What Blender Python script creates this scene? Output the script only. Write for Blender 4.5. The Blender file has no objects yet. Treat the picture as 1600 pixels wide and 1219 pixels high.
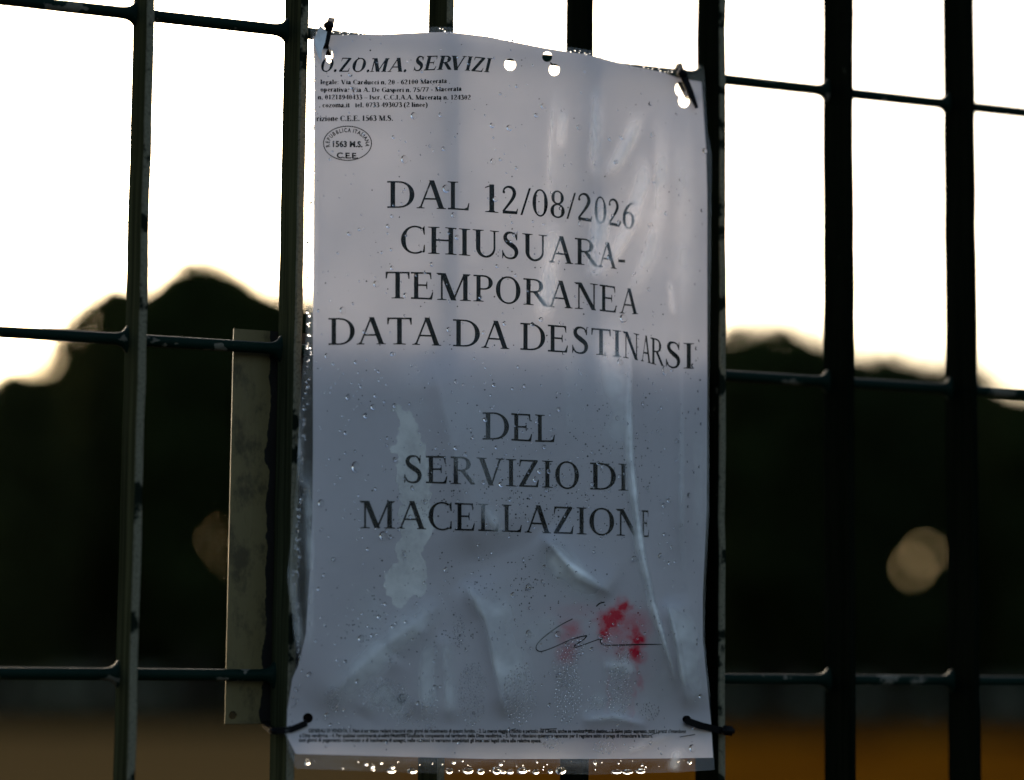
import bpy, bmesh, math, random
import numpy as np
from mathutils import Vector, Matrix
from mathutils.geometry import tessellate_polygon
random.seed(7)
rng = np.random.default_rng(7)
S = bpy.context.scene
COL = S.collection

# ------------------------------------------------------------------ camera
FPX = 3969.5                                  # focal length in pixels of a 1600 px wide picture
PIT, ROL, YAW = (math.radians(a) for a in (6.13015, -0.60491, -22.86963))
Z0 = 1.45                                     # height of the fence's third rod above the ground
CAM = np.array([-0.251147, -0.963015, 0.005941 + Z0])
def rot(a, i):
    c, s = math.cos(a), math.sin(a)
    m = np.eye(3); j, k = [(1, 2), (2, 0), (0, 1)][i]
    m[j, j] = c; m[k, k] = c; m[j, k] = -s; m[k, j] = s
    return m
RM = rot(YAW, 2) @ rot(PIT, 0) @ rot(ROL, 1)
RIGHT, FWD, UP = RM[:, 0], RM[:, 1], RM[:, 2]
cam = bpy.data.objects.new('camera', bpy.data.cameras.new('camera'))
COL.objects.link(cam)
cm = np.eye(4); cm[:3, 0] = RIGHT; cm[:3, 1] = UP; cm[:3, 2] = -FWD; cm[:3, 3] = CAM
cam.matrix_world = Matrix(cm.tolist())
cam.data.sensor_width = 36.0
cam.data.lens = FPX * 36.0 / 1600.0
cam.data.clip_start = 0.02
cam.data.clip_end = 3000.0
cam.data.dof.use_dof = True
cam.data.dof.focus_distance = 1.04
cam.data.dof.aperture_fstop = 4.2
S.camera = cam

# ------------------------------------------------------------------ light
SUN_EL, SUN_AZ = math.radians(17), math.radians(9)     # azimuth clockwise from +Y (into the picture, right)
world = bpy.data.worlds.new('World'); S.world = world
world.use_nodes = True
wn = world.node_tree.nodes; wl = world.node_tree.links
bg = wn['Background']
sky = wn.new('ShaderNodeTexSky'); sky.sky_type = 'NISHITA'
sky.sun_disc = False
sky.sun_elevation = SUN_EL
sky.sun_rotation = SUN_AZ
sky.air_density = 1.0; sky.dust_density = 3.5; sky.ozone_density = 1.0
wl.new(sky.outputs[0], bg.inputs[0])
bg.inputs[1].default_value = 0.10
sun = bpy.data.objects.new('sun', bpy.data.lights.new('sun', 'SUN'))
COL.objects.link(sun)
sun.data.energy = 0.5; sun.data.angle = math.radians(45); sun.data.color = (1, 0.93, 0.82)
sd = Vector((math.sin(SUN_AZ) * math.cos(SUN_EL), math.cos(SUN_AZ) * math.cos(SUN_EL), math.sin(SUN_EL)))
sun.rotation_euler = sd.to_track_quat('Z', 'Y').to_euler()
S.view_settings.view_transform = 'Standard'
S.view_settings.look = 'None'
S.view_settings.gamma = 1.0
S.view_settings.use_curve_mapping = False
S.view_settings.exposure = 1.58
S.render.engine = 'CYCLES'
S.cycles.transparent_max_bounces = 24
S.cycles.max_bounces = 12
S.cycles.transmission_bounces = 10

# ------------------------------------------------------------------ helpers
def tag(o, label=None, cat=None, group=None, kind=None):
    if label: o['label'] = label
    if cat: o['category'] = cat
    if group: o['group'] = group
    if kind: o['kind'] = kind
    return o
def empty(name, loc=(0, 0, 0)):
    o = bpy.data.objects.new(name, None); COL.objects.link(o)
    o.location = loc; o.empty_display_size = 0.05
    return o
def link(name, me, mats=None, parent=None, smooth=False):
    o = bpy.data.objects.new(name, me); COL.objects.link(o)
    if mats is not None:
        for m in (mats if isinstance(mats, (list, tuple)) else [mats]): me.materials.append(m)
    if parent is not None:
        o.parent = parent
        o.matrix_parent_inverse = Matrix.Translation(parent.location).inverted()
    if smooth: me.shade_smooth()
    return o
def pyobj(name, verts, faces, mats=None, parent=None, smooth=False):
    me = bpy.data.meshes.new(name)
    me.from_pydata([tuple(map(float, v)) for v in verts], [], [tuple(int(i) for i in f) for f in faces])
    me.update()
    return link(name, me, mats, parent, smooth)
def bmobj(name, bm, mats=None, parent=None, smooth=False):
    me = bpy.data.meshes.new(name); bm.to_mesh(me); bm.free()
    return link(name, me, mats, parent, smooth)

def unproject(px, py, depth):
    """points on the plane Y = -depth seen at photo pixel px, py"""
    px = np.asarray(px, float); py = np.asarray(py, float)
    d = (px[..., None] - 800) / FPX * RIGHT + FWD + (609.5 - py[..., None]) / FPX * UP
    t = (-np.asarray(depth) - CAM[1]) / d[..., 1]
    return CAM + d * t[..., None]
def far_point(px, py, dist):
    d = (px - 800) / FPX * RIGHT + FWD + (609.5 - py) / FPX * UP
    h = math.hypot(d[0], d[1])
    return CAM + d * (dist / h)

# ------------------------------------------------------------------ materials
class NT:
    def __init__(s, name):
        s.m = bpy.data.materials.new(name); s.m.use_nodes = True
        s.t = s.m.node_tree; s.t.nodes.clear()
        s.out = s.t.nodes.new('ShaderNodeOutputMaterial')
    def n(s, typ, **kw):
        nd = s.t.nodes.new(typ)
        for k, v in kw.items():
            if k.startswith('i_'):
                key = k[2:]; key = int(key) if key.isdigit() else key
                s.set(nd.inputs[key], v)
            else: setattr(nd, k, v)
        return nd
    def set(s, inp, v):
        if hasattr(v, 'is_output'): s.t.links.new(v, inp)
        elif hasattr(v, 'outputs'): s.t.links.new(v.outputs[0], inp)
        else: inp.default_value = v
    def math(s, op, a, b=0.0, c=None, clamp=False):
        nd = s.n('ShaderNodeMath', operation=op, use_clamp=clamp)
        s.set(nd.inputs[0], a); s.set(nd.inputs[1], b)
        if c is not None: s.set(nd.inputs[2], c)
        return nd.outputs[0]
    def noise(s, vec, scale, detail=4, rough=0.55, dist=0.0):
        nd = s.n('ShaderNodeTexNoise'); s.set(nd.inputs['Vector'], vec)
        nd.inputs['Scale'].default_value = scale; nd.inputs['Detail'].default_value = detail
        nd.inputs['Roughness'].default_value = rough; nd.inputs['Distortion'].default_value = dist
        return nd.outputs['Fac']
    def ramp(s, fac, a, b, lo=0.0, hi=1.0):
        nd = s.n('ShaderNodeMapRange', interpolation_type='SMOOTHSTEP'); s.set(nd.inputs['Value'], fac)
        nd.inputs['From Min'].default_value = a; nd.inputs['From Max'].default_value = b
        nd.inputs['To Min'].default_value = lo; nd.inputs['To Max'].default_value = hi
        return nd.outputs['Result']
    def mix(s, fac, a, b):
        nd = s.n('ShaderNodeMix', data_type='RGBA')
        s.set(nd.inputs[0], fac); s.set(nd.inputs[6], a); s.set(nd.inputs[7], b)
        return nd.outputs[2]
    def mapping(s, vec, scale=(1, 1, 1)):
        nd = s.n('ShaderNodeMapping'); s.set(nd.inputs['Vector'], vec)
        nd.inputs['Scale'].default_value = scale
        return nd.outputs[0]
    def bump(s, h, strength, dist):
        nd = s.n('ShaderNodeBump'); s.set(nd.inputs['Height'], h)
        nd.inputs['Strength'].default_value = strength; nd.inputs['Distance'].default_value = dist
        return nd.outputs[0]
    def done(s, sh):
        s.t.links.new(sh.outputs[0] if hasattr(sh, 'outputs') else sh, s.out.inputs['Surface'])
        return s.m
def simple(name, col, rough=0.8, spec=0.3, metallic=0.0):
    t = NT(name)
    p = t.n('ShaderNodeBsdfPrincipled')
    p.inputs['Base Color'].default_value = (*col, 1); p.inputs['Roughness'].default_value = rough
    p.inputs['Specular IOR Level'].default_value = spec; p.inputs['Metallic'].default_value = metallic
    return t.done(p)

def mat_bar(name, edge, lit_tone=0.0):
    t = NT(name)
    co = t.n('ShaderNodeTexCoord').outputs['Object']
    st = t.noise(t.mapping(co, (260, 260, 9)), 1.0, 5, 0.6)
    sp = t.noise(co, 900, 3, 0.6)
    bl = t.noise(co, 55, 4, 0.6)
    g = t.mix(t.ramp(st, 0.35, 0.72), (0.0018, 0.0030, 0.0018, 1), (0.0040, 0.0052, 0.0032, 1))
    if lit_tone: g = t.mix(t.math('MULTIPLY', t.ramp(st, 0.3, 0.7, .25, 1), lit_tone), g, (0.040, 0.045, 0.023, 1))  # streaked lighter tone, standing in for the light on the left bars
    if edge:
        w = t.math('MULTIPLY', t.ramp(bl, 0.40, 0.46), t.ramp(sp, 0.25, 0.5, 0.55, 1))
        g = t.mix(w, (0.006, 0.009, 0.006, 1), t.mix(sp, (0.065, 0.060, 0.040, 1), (0.18, 0.165, 0.115, 1)))
    else:
        chip = t.ramp(t.noise(co, 70, 5, 0.6), 0.70, 0.72)
        g = t.mix(chip, g, (0.04, 0.04, 0.03, 1))
    p = t.n('ShaderNodeBsdfDiffuse')           # dead, chalky old paint
    t.set(p.inputs['Color'], g)
    t.set(p.inputs['Normal'], t.bump(t.math('ADD', sp, t.math('MULTIPLY', st, 1.5)), 0.5 if edge else 0.3, 0.0004))
    return t.done(p)
def mat_rod():
    t = NT('rod_paint')
    co = t.n('ShaderNodeTexCoord').outputs['Object']
    chip = t.ramp(t.noise(t.mapping(co, (60, 90, 90)), 1.0, 4, 0.55), 0.62, 0.635)
    fine = t.noise(co, 700, 3)
    g = t.mix(chip, (0.003, 0.012, 0.008, 1), t.mix(fine, (0.06, 0.056, 0.044, 1), (0.14, 0.13, 0.10, 1)))
    p = t.n('ShaderNodeBsdfPrincipled')
    t.set(p.inputs['Base Color'], g)
    p.inputs['Roughness'].default_value = 0.5; p.inputs['Specular IOR Level'].default_value = 0.04
    t.set(p.inputs['Normal'], t.bump(t.math('SUBTRACT', fine, chip), 0.4, 0.0004))
    return t.done(p)
def matt(name, col):
    t = NT(name); d = t.n('ShaderNodeBsdfDiffuse'); d.inputs[0].default_value = (*col, 1)
    return t.done(d)
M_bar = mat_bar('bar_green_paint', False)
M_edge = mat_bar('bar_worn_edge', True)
M_bar_lit = mat_bar('bar_lit_paint', False, .9)  # left bars, lighter copy: brighter light on their faces put into the paint
M_bar_half_lit = mat_bar('bar_half_lit_paint', False, .4)  # the same painted-in light at less strength
M_rod = mat_rod()

# ------------------------------------------------------------------ ground and distance
def mat_ground():
    t = NT('leafy_earth')
    co = t.n('ShaderNodeTexCoord').outputs['Object']
    a = t.noise(co, 0.35, 5, 0.6); b = t.noise(co, 6, 5, 0.7)
    sx = t.n('ShaderNodeSeparateXYZ'); t.set(sx.inputs[0], co)
    # leaf litter lies to the right of the drive
    side = t.ramp(t.math('ADD', t.math('SUBTRACT', sx.outputs[0], t.math('MULTIPLY', sx.outputs[1], 0.36)),
                         t.math('MULTIPLY', a, 3.0)), 0.8, 3.4)
    earth = t.mix(b, (0.040, 0.026, 0.0095, 1), (0.066, 0.044, 0.018, 1))
    leaf = t.mix(t.ramp(a, 0.38, 0.62), (0.030, 0.008, 0.0010, 1), (0.11, 0.043, 0.0016, 1))
    leaf = t.mix(t.ramp(b, 0.3, 0.7), t.mix(0.35, leaf, (0.02, 0.010, 0.002, 1)), leaf)
    p = t.n('ShaderNodeBsdfDiffuse'); t.set(p.inputs['Color'], t.mix(side, earth, leaf))
    return t.done(p)
def flat(name, x0, x1, y0, y1, z, mat, n=1):
    vs, fs = [], []
    for j in range(n + 1):
        for i in range(n + 1):
            vs.append((x0 + (x1 - x0) * i / n, y0 + (y1 - y0) * j / n, z))
    for j in range(n):
        for i in range(n):
            a = j * (n + 1) + i; fs.append((a, a + 1, a + n + 2, a + n + 1))
    return pyobj(name, vs, fs, mat)
tag(flat('ground', -1500, 1500, -300, 2600, 0.0, matt('ground_soil', (0.016, 0.011, 0.007))), kind='structure')
tag(flat('path', -60, 90, 0.6, 53.0, 0.004, mat_ground()), kind='structure')

def along(px, dist):                        # ground point under a picture column
    p = far_point(px, 1035, dist); return np.array([p[0], p[1]])

# dark verge grass (a mass nobody could count)
vs, fs = [], []
for i in range(9000):
    px = random.uniform(-500, 2100); d = random.uniform(53, 74)
    p = along(px, d); h = random.uniform(.05, .22); a = random.uniform(0, 6.3); w = .05
    n = len(vs); dx, dy = w * math.cos(a), w * math.sin(a)
    vs += [(p[0] - dx, p[1] - dy, 0.0), (p[0] + dx, p[1] + dy, 0.0), (p[0] + random.uniform(-.1, .1), p[1] + random.uniform(-.1, .1), h)]
    fs.append((n, n + 1, n + 2))
M_grass = matt('verge_grass', (0.016, 0.015, 0.006))
tag(pyobj('verge_grass', vs, fs, M_grass), 'dark rough grass verge in front of the far trees', 'grass', kind='stuff')

def leafmat(name, c1, c2):
    t = NT(name)
    co = t.n('ShaderNodeTexCoord').outputs['Object']
    c = t.mix(t.noise(co, 0.9, 3), (*c1, 1), (*c2, 1))
    d = t.n('ShaderNodeBsdfDiffuse'); t.set(d.inputs[0], c)
    tr = t.n('ShaderNodeBsdfTranslucent'); t.set(tr.inputs[0], c)
    mx = t.n('ShaderNodeMixShader'); mx.inputs[0].default_value = 0.25
    t.set(mx.inputs[1], d); t.set(mx.inputs[2], tr)
    return t.done(mx)
M_leaf = [leafmat('leaf_dark', (0.016, 0.024, 0.008), (0.030, 0.038, 0.011)),
          leafmat('leaf_olive', (0.024, 0.028, 0.010), (0.042, 0.043, 0.014)),
          leafmat('leaf_deep', (0.013, 0.020, 0.008), (0.024, 0.031, 0.010))]
M_bark = simple('bark', (0.035, 0.027, 0.02), 0.95, 0.1)

# lines of sight through gaps between the crowns: (pixel x, y, gap radius at 80 m)
GAPS = [(1428, 888, .15), (1446, 868, .17), (1455, 846, .09), (354, 868, .12), (347, 842, .08), (340, 820, .04), (1466, 692, .08)]
GD = []
for gx, gy, gr in GAPS:
    d = (gx - 800) / FPX * RIGHT + FWD + (609.5 - gy) / FPX * UP
    GD.append((d / np.linalg.norm(d), gr))
def gapmask(P):
    keep = np.ones(len(P), bool)
    for d, gr in GD:
        v = P - CAM; t = v @ d
        dist = np.linalg.norm(v - t[:, None] * d, axis=1)
        keep &= dist > gr + .15
    return keep
def leaf_mesh(centres, radii, n, size, seed):
    r = np.random.default_rng(seed)
    centres = np.array(centres); radii = np.array(radii)
    w = radii[:, 0] * radii[:, 2]; w = w / w.sum()
    idx = r.choice(len(centres), n, p=w)
    v = r.normal(size=(n, 3)); v /= np.linalg.norm(v, axis=1)[:, None]
    rad = r.uniform(0.15, 1, n) ** (1 / 2.2) * r.uniform(.8, 1.15, n)
    P = centres[idx] + v * radii[idx] * rad[:, None]
    P = P[P[:, 2] > .05]; P = P[gapmask(P)]; n = len(P)
    a = r.normal(size=(n, 3)); a /= np.linalg.norm(a, axis=1)[:, None]
    b = np.cross(a, r.normal(size=(n, 3))); b /= np.linalg.norm(b, axis=1)[:, None]
    s = size * r.uniform(.55, 1.3, n)[:, None]
    V = np.stack([P - a * s, P + b * s * .5, P + a * s, P - b * s * .5], 1).reshape(-1, 3)
    F = np.arange(4 * n).reshape(n, 4)
    return V, F
def limb(bm, pts, rads, seg=7):
    rings = []
    for i, p in enumerate(pts):
        p = Vector(p)
        d = (Vector(pts[min(i + 1, len(pts) - 1)]) - Vector(pts[max(i - 1, 0)])).normalized()
        u = d.orthogonal().normalized(); w = d.cross(u)
        rings.append([bm.verts.new(p + (u * math.cos(6.2832 * k / seg) + w * math.sin(6.2832 * k / seg)) * rads[i]) for k in range(seg)])
    for a, b in zip(rings, rings[1:]):
        for k in range(seg):
            bm.faces.new((a[k], a[(k + 1) % seg], b[(k + 1) % seg], b[k]))
def tree(px, dist, top_px, width_px, label, mi, seed, name='broadleaf_tree', base_frac=.10, n=6500, size=.36):
    rr = random.Random(seed)
    b = along(px, dist)
    H = far_point(px, top_px, dist)[2]
    R = width_px / FPX * dist / 2
    root = empty(name, (b[0], b[1], 0)); tag(root, label, 'tree', 'trees in the line beyond the path')
    cs, rs = [], []
    zb = H * base_frac
    for k in range(15):
        f = k / 14
        z = zb + (H - zb) * (0.06 + .86 * f)
        rel = math.sin(math.pi * (0.2 + .58 * f)) ** .7
        a = k * 2.4 + rr.uniform(-.5, .5); off = R * rel * rr.uniform(.25, .62)
        cr = R * rr.uniform(.34, .52) * (0.6 + .4 * rel)
        cs.append((b[0] + math.cos(a) * off, b[1] + math.sin(a) * off, min(z, H - cr * .8)))
        rs.append((cr, cr, cr * .8))
    cs.append((b[0], b[1], H - R * .38)); rs.append((R * .5, R * .5, R * .38))
    cs.append((b[0], b[1], (zb + H) / 2)); rs.append((R * .75, R * .75, (H - zb) * .46))
    V, F = leaf_mesh(cs, rs, n, size, seed)
    pyobj('crown', V, F, M_leaf[mi], root)
    bm = bmesh.new()
    lean = rr.uniform(-.3, .3)
    limb(bm, [(b[0], b[1], 0), (b[0] + lean * .4, b[1], H * .25), (b[0] + lean, b[1], H * .8)], [.035 * H * .6, .022 * H * .6, .05])
    for k in range(6):
        a = k * 1.05 + rr.uniform(0, 1); z = H * rr.uniform(.25, .55); L = R * rr.uniform(.5, .8)
        limb(bm, [(b[0] + lean * .5, b[1], z), (b[0] + math.cos(a) * L * .5, b[1] + math.sin(a) * L * .5, z + L * .35), (b[0] + math.cos(a) * L, b[1] + math.sin(a) * L, z + L * .8)], [.1, .07, .03], 5)
    bmobj('trunk', bm, M_bark, root, True)
    return root
TREES = [
    (-150, 84, 640, 380, 'low dark tree just outside the left end of the far tree line', 0),
    (20, 78, 560, 250, 'lower rounded tree at the left end of the far tree line', 1),
    (172, 86, 430, 215, 'narrower tree beside the tallest crown, left of it', 1),
    (305, 80, 385, 310, 'tallest dark green tree with a domed crown, left of the notice', 0),
    (470, 84, 440, 300, 'dark tree behind the bar that carries the left edge of the notice', 2),
    (660, 80, 500, 330, 'dark tree hidden mostly behind the left half of the notice', 0),
    (860, 84, 520, 330, 'dark tree hidden mostly behind the right half of the notice', 2),
    (1040, 80, 530, 300, 'dark tree behind the right edge of the notice', 1),
    (1222, 82, 486, 440, 'dark tree with a low domed top, first to the right of the notice', 0),
    (1395, 80, 536, 330, 'flat topped dark tree between the two black bars on the right', 2),
    (1515, 86, 548, 170, 'narrow tree showing just past the black bar furthest right', 1),
    (1640, 80, 600, 260, 'lower dark tree at the right end of the far tree line', 0),
    (1820, 84, 640, 380, 'dark tree just outside the right end of the far tree line', 2)]
for i, (px, d, tp, wd, lb, mi) in enumerate(TREES):
    tree(px, d, tp, wd, lb, mi, 100 + i)
# the wood behind, one mass
cs, rs = [], []
SKYL = [(-500, 690), (-100, 640), (0, 592), (60, 552), (100, 492), (130, 455), (190, 442), (240, 446), (290, 422), (330, 425), (380, 448), (435, 462), (520, 480), (620, 520), (800, 545), (1000, 545), (1135, 533),
        (1200, 524), (1285, 536), (1340, 562), (1475, 566), (1530, 582), (1560, 602), (1600, 626), (1700, 650), (2100, 700)]
for k in range(105):
    px = -500 + 2600 * k / 104
    tp = np.interp(px, *zip(*SKYL)) + random.uniform(-16, 6)
    p = along(px, 104); H = far_point(px, tp, 104)[2]
    z = .8
    while z < H - 1.0:
        cs.append((p[0] + random.uniform(-.5, .5), p[1] + random.uniform(-2, 2), z)); rs.append((1.2, 1.8, 1.2)); z += 1.3
    cs.append((p[0], p[1], H - .75)); rs.append((1.0, 1.4, .8))
V, F = leaf_mesh(cs, rs, 95000, .42, 77)
tag(pyobj('far_wood', V, F, M_leaf[2]), 'far wood reading as one dark mass behind the trees', 'wood', kind='stuff')
# undergrowth along the wood's foot
SHR = [(-60, 120), (300, 70), (345, 55), (520, 150), (650, 150), (790, 160), (930, 150), (1060, 140), (1205, 62), (1400, 58), (1505, 60), (1660, 120)]
for i, (px, wd) in enumerate(SHR):
    d = 92; b = along(px, d); R = wd / FPX * d / 2
    root = empty('shrub', (b[0], b[1], 0))
    tag(root, ('dark low shrub by the pale far wall, ' + ['past the left end', 'beside the tall tree', 'next to the metal plate', 'behind the left edge of the notice',
        'behind the notice, left part', 'behind the notice, middle left', 'behind the notice, middle right', 'behind the right edge of the notice',
        'first right of the notice', 'between the two black bars', 'at the black bar furthest right', 'past the right end'][i]), 'shrub', 'shrubs along the far wall')
    V, F = leaf_mesh([(b[0], b[1], .7), (b[0] + R * .4, b[1], 1.0), (b[0] - R * .4, b[1], .9)], [(R, .8, .75), (R * .6, .8, .8), (R * .6, .8, .7)], 900, .2, 300 + i)
    pyobj('foliage', V, F, M_leaf[i % 3], root)
    bm = bmesh.new()
    for k in range(3): limb(bm, [(b[0], b[1], 0), (b[0] + (k - 1) * R * .3, b[1], .5), (b[0] + (k - 1) * R * .5, b[1], .9)], [.04, .03, .015], 5)
    bmobj('stem', bm, M_bark, root)
# pale low wall beyond the trees, in separate panels
def mat_conc():
    t = NT('pale_concrete'); co = t.n('ShaderNodeTexCoord').outputs['Object']
    p = t.n('ShaderNodeBsdfDiffuse'); t.set(p.inputs['Color'], t.mix(t.noise(co, 1.3, 5), (0.16, 0.155, 0.10, 1), (0.34, 0.325, 0.22, 1)))
    return t.done(p)
M_conc = mat_conc()
wroot = empty('low_wall', tuple(along(800, 95)) + (0,))
tag(wroot, 'low pale concrete wall at the foot of the far trees', 'wall')
for k in range(18):
    a = along(-300 + k * 125, 95); c = along(-300 + k * 125 + 121, 95)
    t = (c - a) / np.linalg.norm(c - a); nrm = np.array([-t[1], t[0]]) * .12
    q = [a - nrm, c - nrm, c + nrm, a + nrm]
    vs = [(*p, 0) for p in q] + [(*p, .76 + .02 * (k % 2)) for p in q]
    pyobj('panel', vs, [(0, 1, 5, 4), (1, 2, 6, 5), (2, 3, 7, 6), (3, 0, 4, 7), (4, 5, 6, 7)], M_conc, wroot)

# ------------------------------------------------------------------ fence
PITCH, DEPTH, ROD_Y, TH = 0.063719, 0.022745, 0.018744, 0.0032
fence = empty('grating_fence', (PITCH * 3, DEPTH / 2, 0))
tag(fence, 'dark green welded grating fence of flat bars and round rods', 'fence')
K0, K1 = -4, 11
def bar_mesh(k, worn):
    r = random.Random(900 + k)
    me = bpy.data.meshes.new('flat_bar')
    vs, fs, mi = [], [], []
    x1 = k * PITCH; x0 = x1 - TH; c = .0006
    nz = 130
    for j in range(nz + 1):
        z = .04 + (2.02 - .04) * j / nz
        wob = r.gauss(0, .00014); w2 = r.gauss(0, .0002)
        sec = [(x0 + c, 0), (x1 - c, 0), (x1, c), (x1, DEPTH - c), (x1 - c, DEPTH), (x0 + c, DEPTH), (x0, DEPTH - c), (x0, c)]
        for q, (x, y) in enumerate(sec): vs.append((x + wob * (1 if q < 3 else .6), y + w2 * .5, z))
    for j in range(nz):
        for q in range(8):
            a = j * 8 + q; b = j * 8 + (q + 1) % 8
            fs.append((a, b, b + 8, a + 8)); mi.append(1 if (worn and q in (0, 1, 7)) else 0)
    fs.append(tuple(range(7, -1, -1))); mi.append(0)
    fs.append(tuple(nz * 8 + q for q in range(8))); mi.append(0)
    me.from_pydata(vs, [], fs); me.update()
    me.polygons.foreach_set('material_index', mi)
    return me
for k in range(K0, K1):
    link('flat_bar', bar_mesh(k, k in (-3, -2, 0, 1, 2, 4, 8)), [M_bar_lit if k <= 1 else M_bar_half_lit if k == 2 else M_bar, M_edge], fence)
def rod_mesh(z):
    prof = []
    x = K0 * PITCH - .02
    xs = [(x, .0024)]
    for k in range(K0, K1):
        xc = k * PITCH - TH / 2
        for dx, rr in ((-.0075, .0024), (-.0055, .0026), (-.004, .0031), (-.0029, .0040), (-.0021, .0052), (-.0016, .0056), (.0016, .0056), (.0021, .0052), (.0029, .0040), (.004, .0031), (.0055, .0026), (.0075, .0024)):
            xs.append((xc + dx, rr))
    xs.append((K1 * PITCH, .0024))
    seg = 14
    vs, fs = [], []
    for x, rr in xs:
        for q in range(seg):
            a = 6.28318 * q / seg
            y = ROD_Y + min(rr, .0034) * math.cos(a)
            vs.append((x, y, z + rr * math.sin(a)))
    for i in range(len(xs) - 1):
        for q in range(seg):
            a = i * seg + q; b = i * seg + (q + 1) % seg
            fs.append((a, a + seg, b + seg, b))
    me = bpy.data.meshes.new('round_rod'); me.from_pydata(vs, [], fs); me.update()
    return me
for i in range(-10, 5):
    link('round_rod', rod_mesh(Z0 + i * .132), M_rod, fence, True)

# metal plate fixed behind the fence
def mat_plate():
    t = NT('plate_paint'); co = t.n('ShaderNodeTexCoord').outputs['Object']
    sx = t.n('ShaderNodeSeparateXYZ'); t.set(sx.inputs[0], co)
    fine = t.noise(t.mapping(co, (400, 400, 60)), 1, 4); big = t.noise(co, 40, 4)
    edge = t.math('ADD', sx.outputs[0], t.math('MULTIPLY', t.math('SUBTRACT', t.noise(co, 42, 4, .6), .5), .010))
    torn = t.ramp(edge, PLX, PLX + .0006)
    base = t.mix(big, (0.095, 0.073, 0.030, 1), (0.16, 0.128, 0.058, 1))
    base = t.mix(t.ramp(fine, .60, .80, 0, .5), base, (0.055, 0.042, 0.020, 1))
    base = t.mix(t.ramp(t.noise(t.mapping(co, (90, 90, 55)), 1, 6, .65), .48, .66, 0, .75), base, (0.035, 0.027, 0.014, 1))   # old grime
    p = t.n('ShaderNodeBsdfPrincipled'); t.set(p.inputs['Base Color'], t.mix(torn, base, (0.010, 0.009, 0.008, 1)))
    t.set(p.inputs['Roughness'], t.ramp(big, .3, .7, .3, .5)); p.inputs['Specular IOR Level'].default_value = .15
    t.set(p.inputs['Normal'], t.bump(fine, .25, .0005))
    return t.done(p)
pa = unproject(365, 520, -(DEPTH + .002)); pb = unproject(357, 1131, -(DEPTH + .002)); pc = unproject(1108, 560, -(DEPTH + .002))
PLX = float(unproject(414, 800, -(DEPTH + .002))[0])
zt, zb_ = float(unproject(372, 514, -(DEPTH + .002))[2]), float(pb[2])
bm = bmesh.new()
xa, xb = float(pa[0]), float(pc[0])
hole = (xa + .0032, zb_ + .0034, .0016)
nx_, nz_ = 40, 60
gx = np.concatenate([np.linspace(xa, xa + .008, 17), np.linspace(xa + .008, xb, 26)[1:]])
gz = np.concatenate([np.linspace(zb_, zb_ + .008, 17), np.linspace(zb_ + .008, zt, 30)[1:]])
grid = {}
for yy, lay in ((DEPTH + .0016, 0), (DEPTH + .0028, 1)):
    for i, x in enumerate(gx):
        for j, z in enumerate(gz):
            dx, dz = x - hole[0], z - hole[1]; dd = math.hypot(dx, dz)
            if dd < hole[2] and dd > 1e-6: x_, z_ = hole[0] + dx / dd * hole[2], hole[1] + dz / dd * hole[2]
            else: x_, z_ = x, z
            grid[lay, i, j] = bm.verts.new((x_, yy + .0012 * math.sin((x - xa) * 30), z_))
def inhole(i, j):
    return math.hypot((gx[i] + gx[i + 1]) / 2 - hole[0], (gz[j] + gz[j + 1]) / 2 - hole[1]) < hole[2]
for i in range(len(gx) - 1):
    for j in range(len(gz) - 1):
        if inhole(i, j): continue
        for l in (0, 1):
            bm.faces.new([grid[l, i, j], grid[l, i + 1, j], grid[l, i + 1, j + 1], grid[l, i, j + 1]])
for i in range(len(gx) - 1):
    for j in (0, len(gz) - 1): bm.faces.new([grid[0, i, j], grid[0, i + 1, j], grid[1, i + 1, j], grid[1, i, j]])
for j in range(len(gz) - 1):
    for i in (0, len(gx) - 1): bm.faces.new([grid[0, i, j], grid[0, i, j + 1], grid[1, i, j + 1], grid[1, i, j]])
bmesh.ops.recalc_face_normals(bm, faces=bm.faces)
tag(bmobj('metal_plate', bm, mat_plate()), 'pale beige metal plate with a torn dark strip, fixed behind the fence bars', 'plate')

# ------------------------------------------------------------------ the sheet's shape
def ridge(px, py, line, h, wl, wr, taper=.18, power=1.3):
    """height field of a fold: distance to a polyline, own width on either side, tapered ends"""
    L = np.array(line, float); seg = np.diff(L, axis=0); ln = np.hypot(seg[:, 0], seg[:, 1]); tot = ln.sum()
    best = np.full(px.shape, 1e9); side = np.zeros(px.shape); tt = np.zeros(px.shape); acc = 0
    for i in range(len(seg)):
        vx, vy = px - L[i, 0], py - L[i, 1]
        t = np.clip((vx * seg[i, 0] + vy * seg[i, 1]) / ln[i] ** 2, 0, 1)
        dx, dy = vx - t * seg[i, 0], vy - t * seg[i, 1]; d = np.hypot(dx, dy)
        m = d < best
        best = np.where(m, d, best)
        cr = seg[i, 0] * vy - seg[i, 1] * vx          # >0 : to the right of travel on screen = left when going down
        side = np.where(m, cr, side); tt = np.where(m, (acc + t * ln[i]) / tot, tt); acc += ln[i]
    w = np.where(side > 0, wl, wr)
    e = np.clip(np.minimum(tt, 1 - tt) / taper, 0, 1) if taper > 0 else 1.0
    e = e * e * (3 - 2 * e) if taper > 0 else 1.0
    return h * np.exp(-(best / w) ** power) * e
def gs(x, c, w): return np.exp(-((x - c) / w) ** 2)
def sstep(x, a, b):
    t = np.clip((x - a) / (b - a), 0, 1); return t * t * (3 - 2 * t)
C6 = [(975, 480), (985, 560), (983, 640), (987, 720), (995, 800), (1005, 870), (1020, 940), (1040, 1010), (1065, 1090)]
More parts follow.
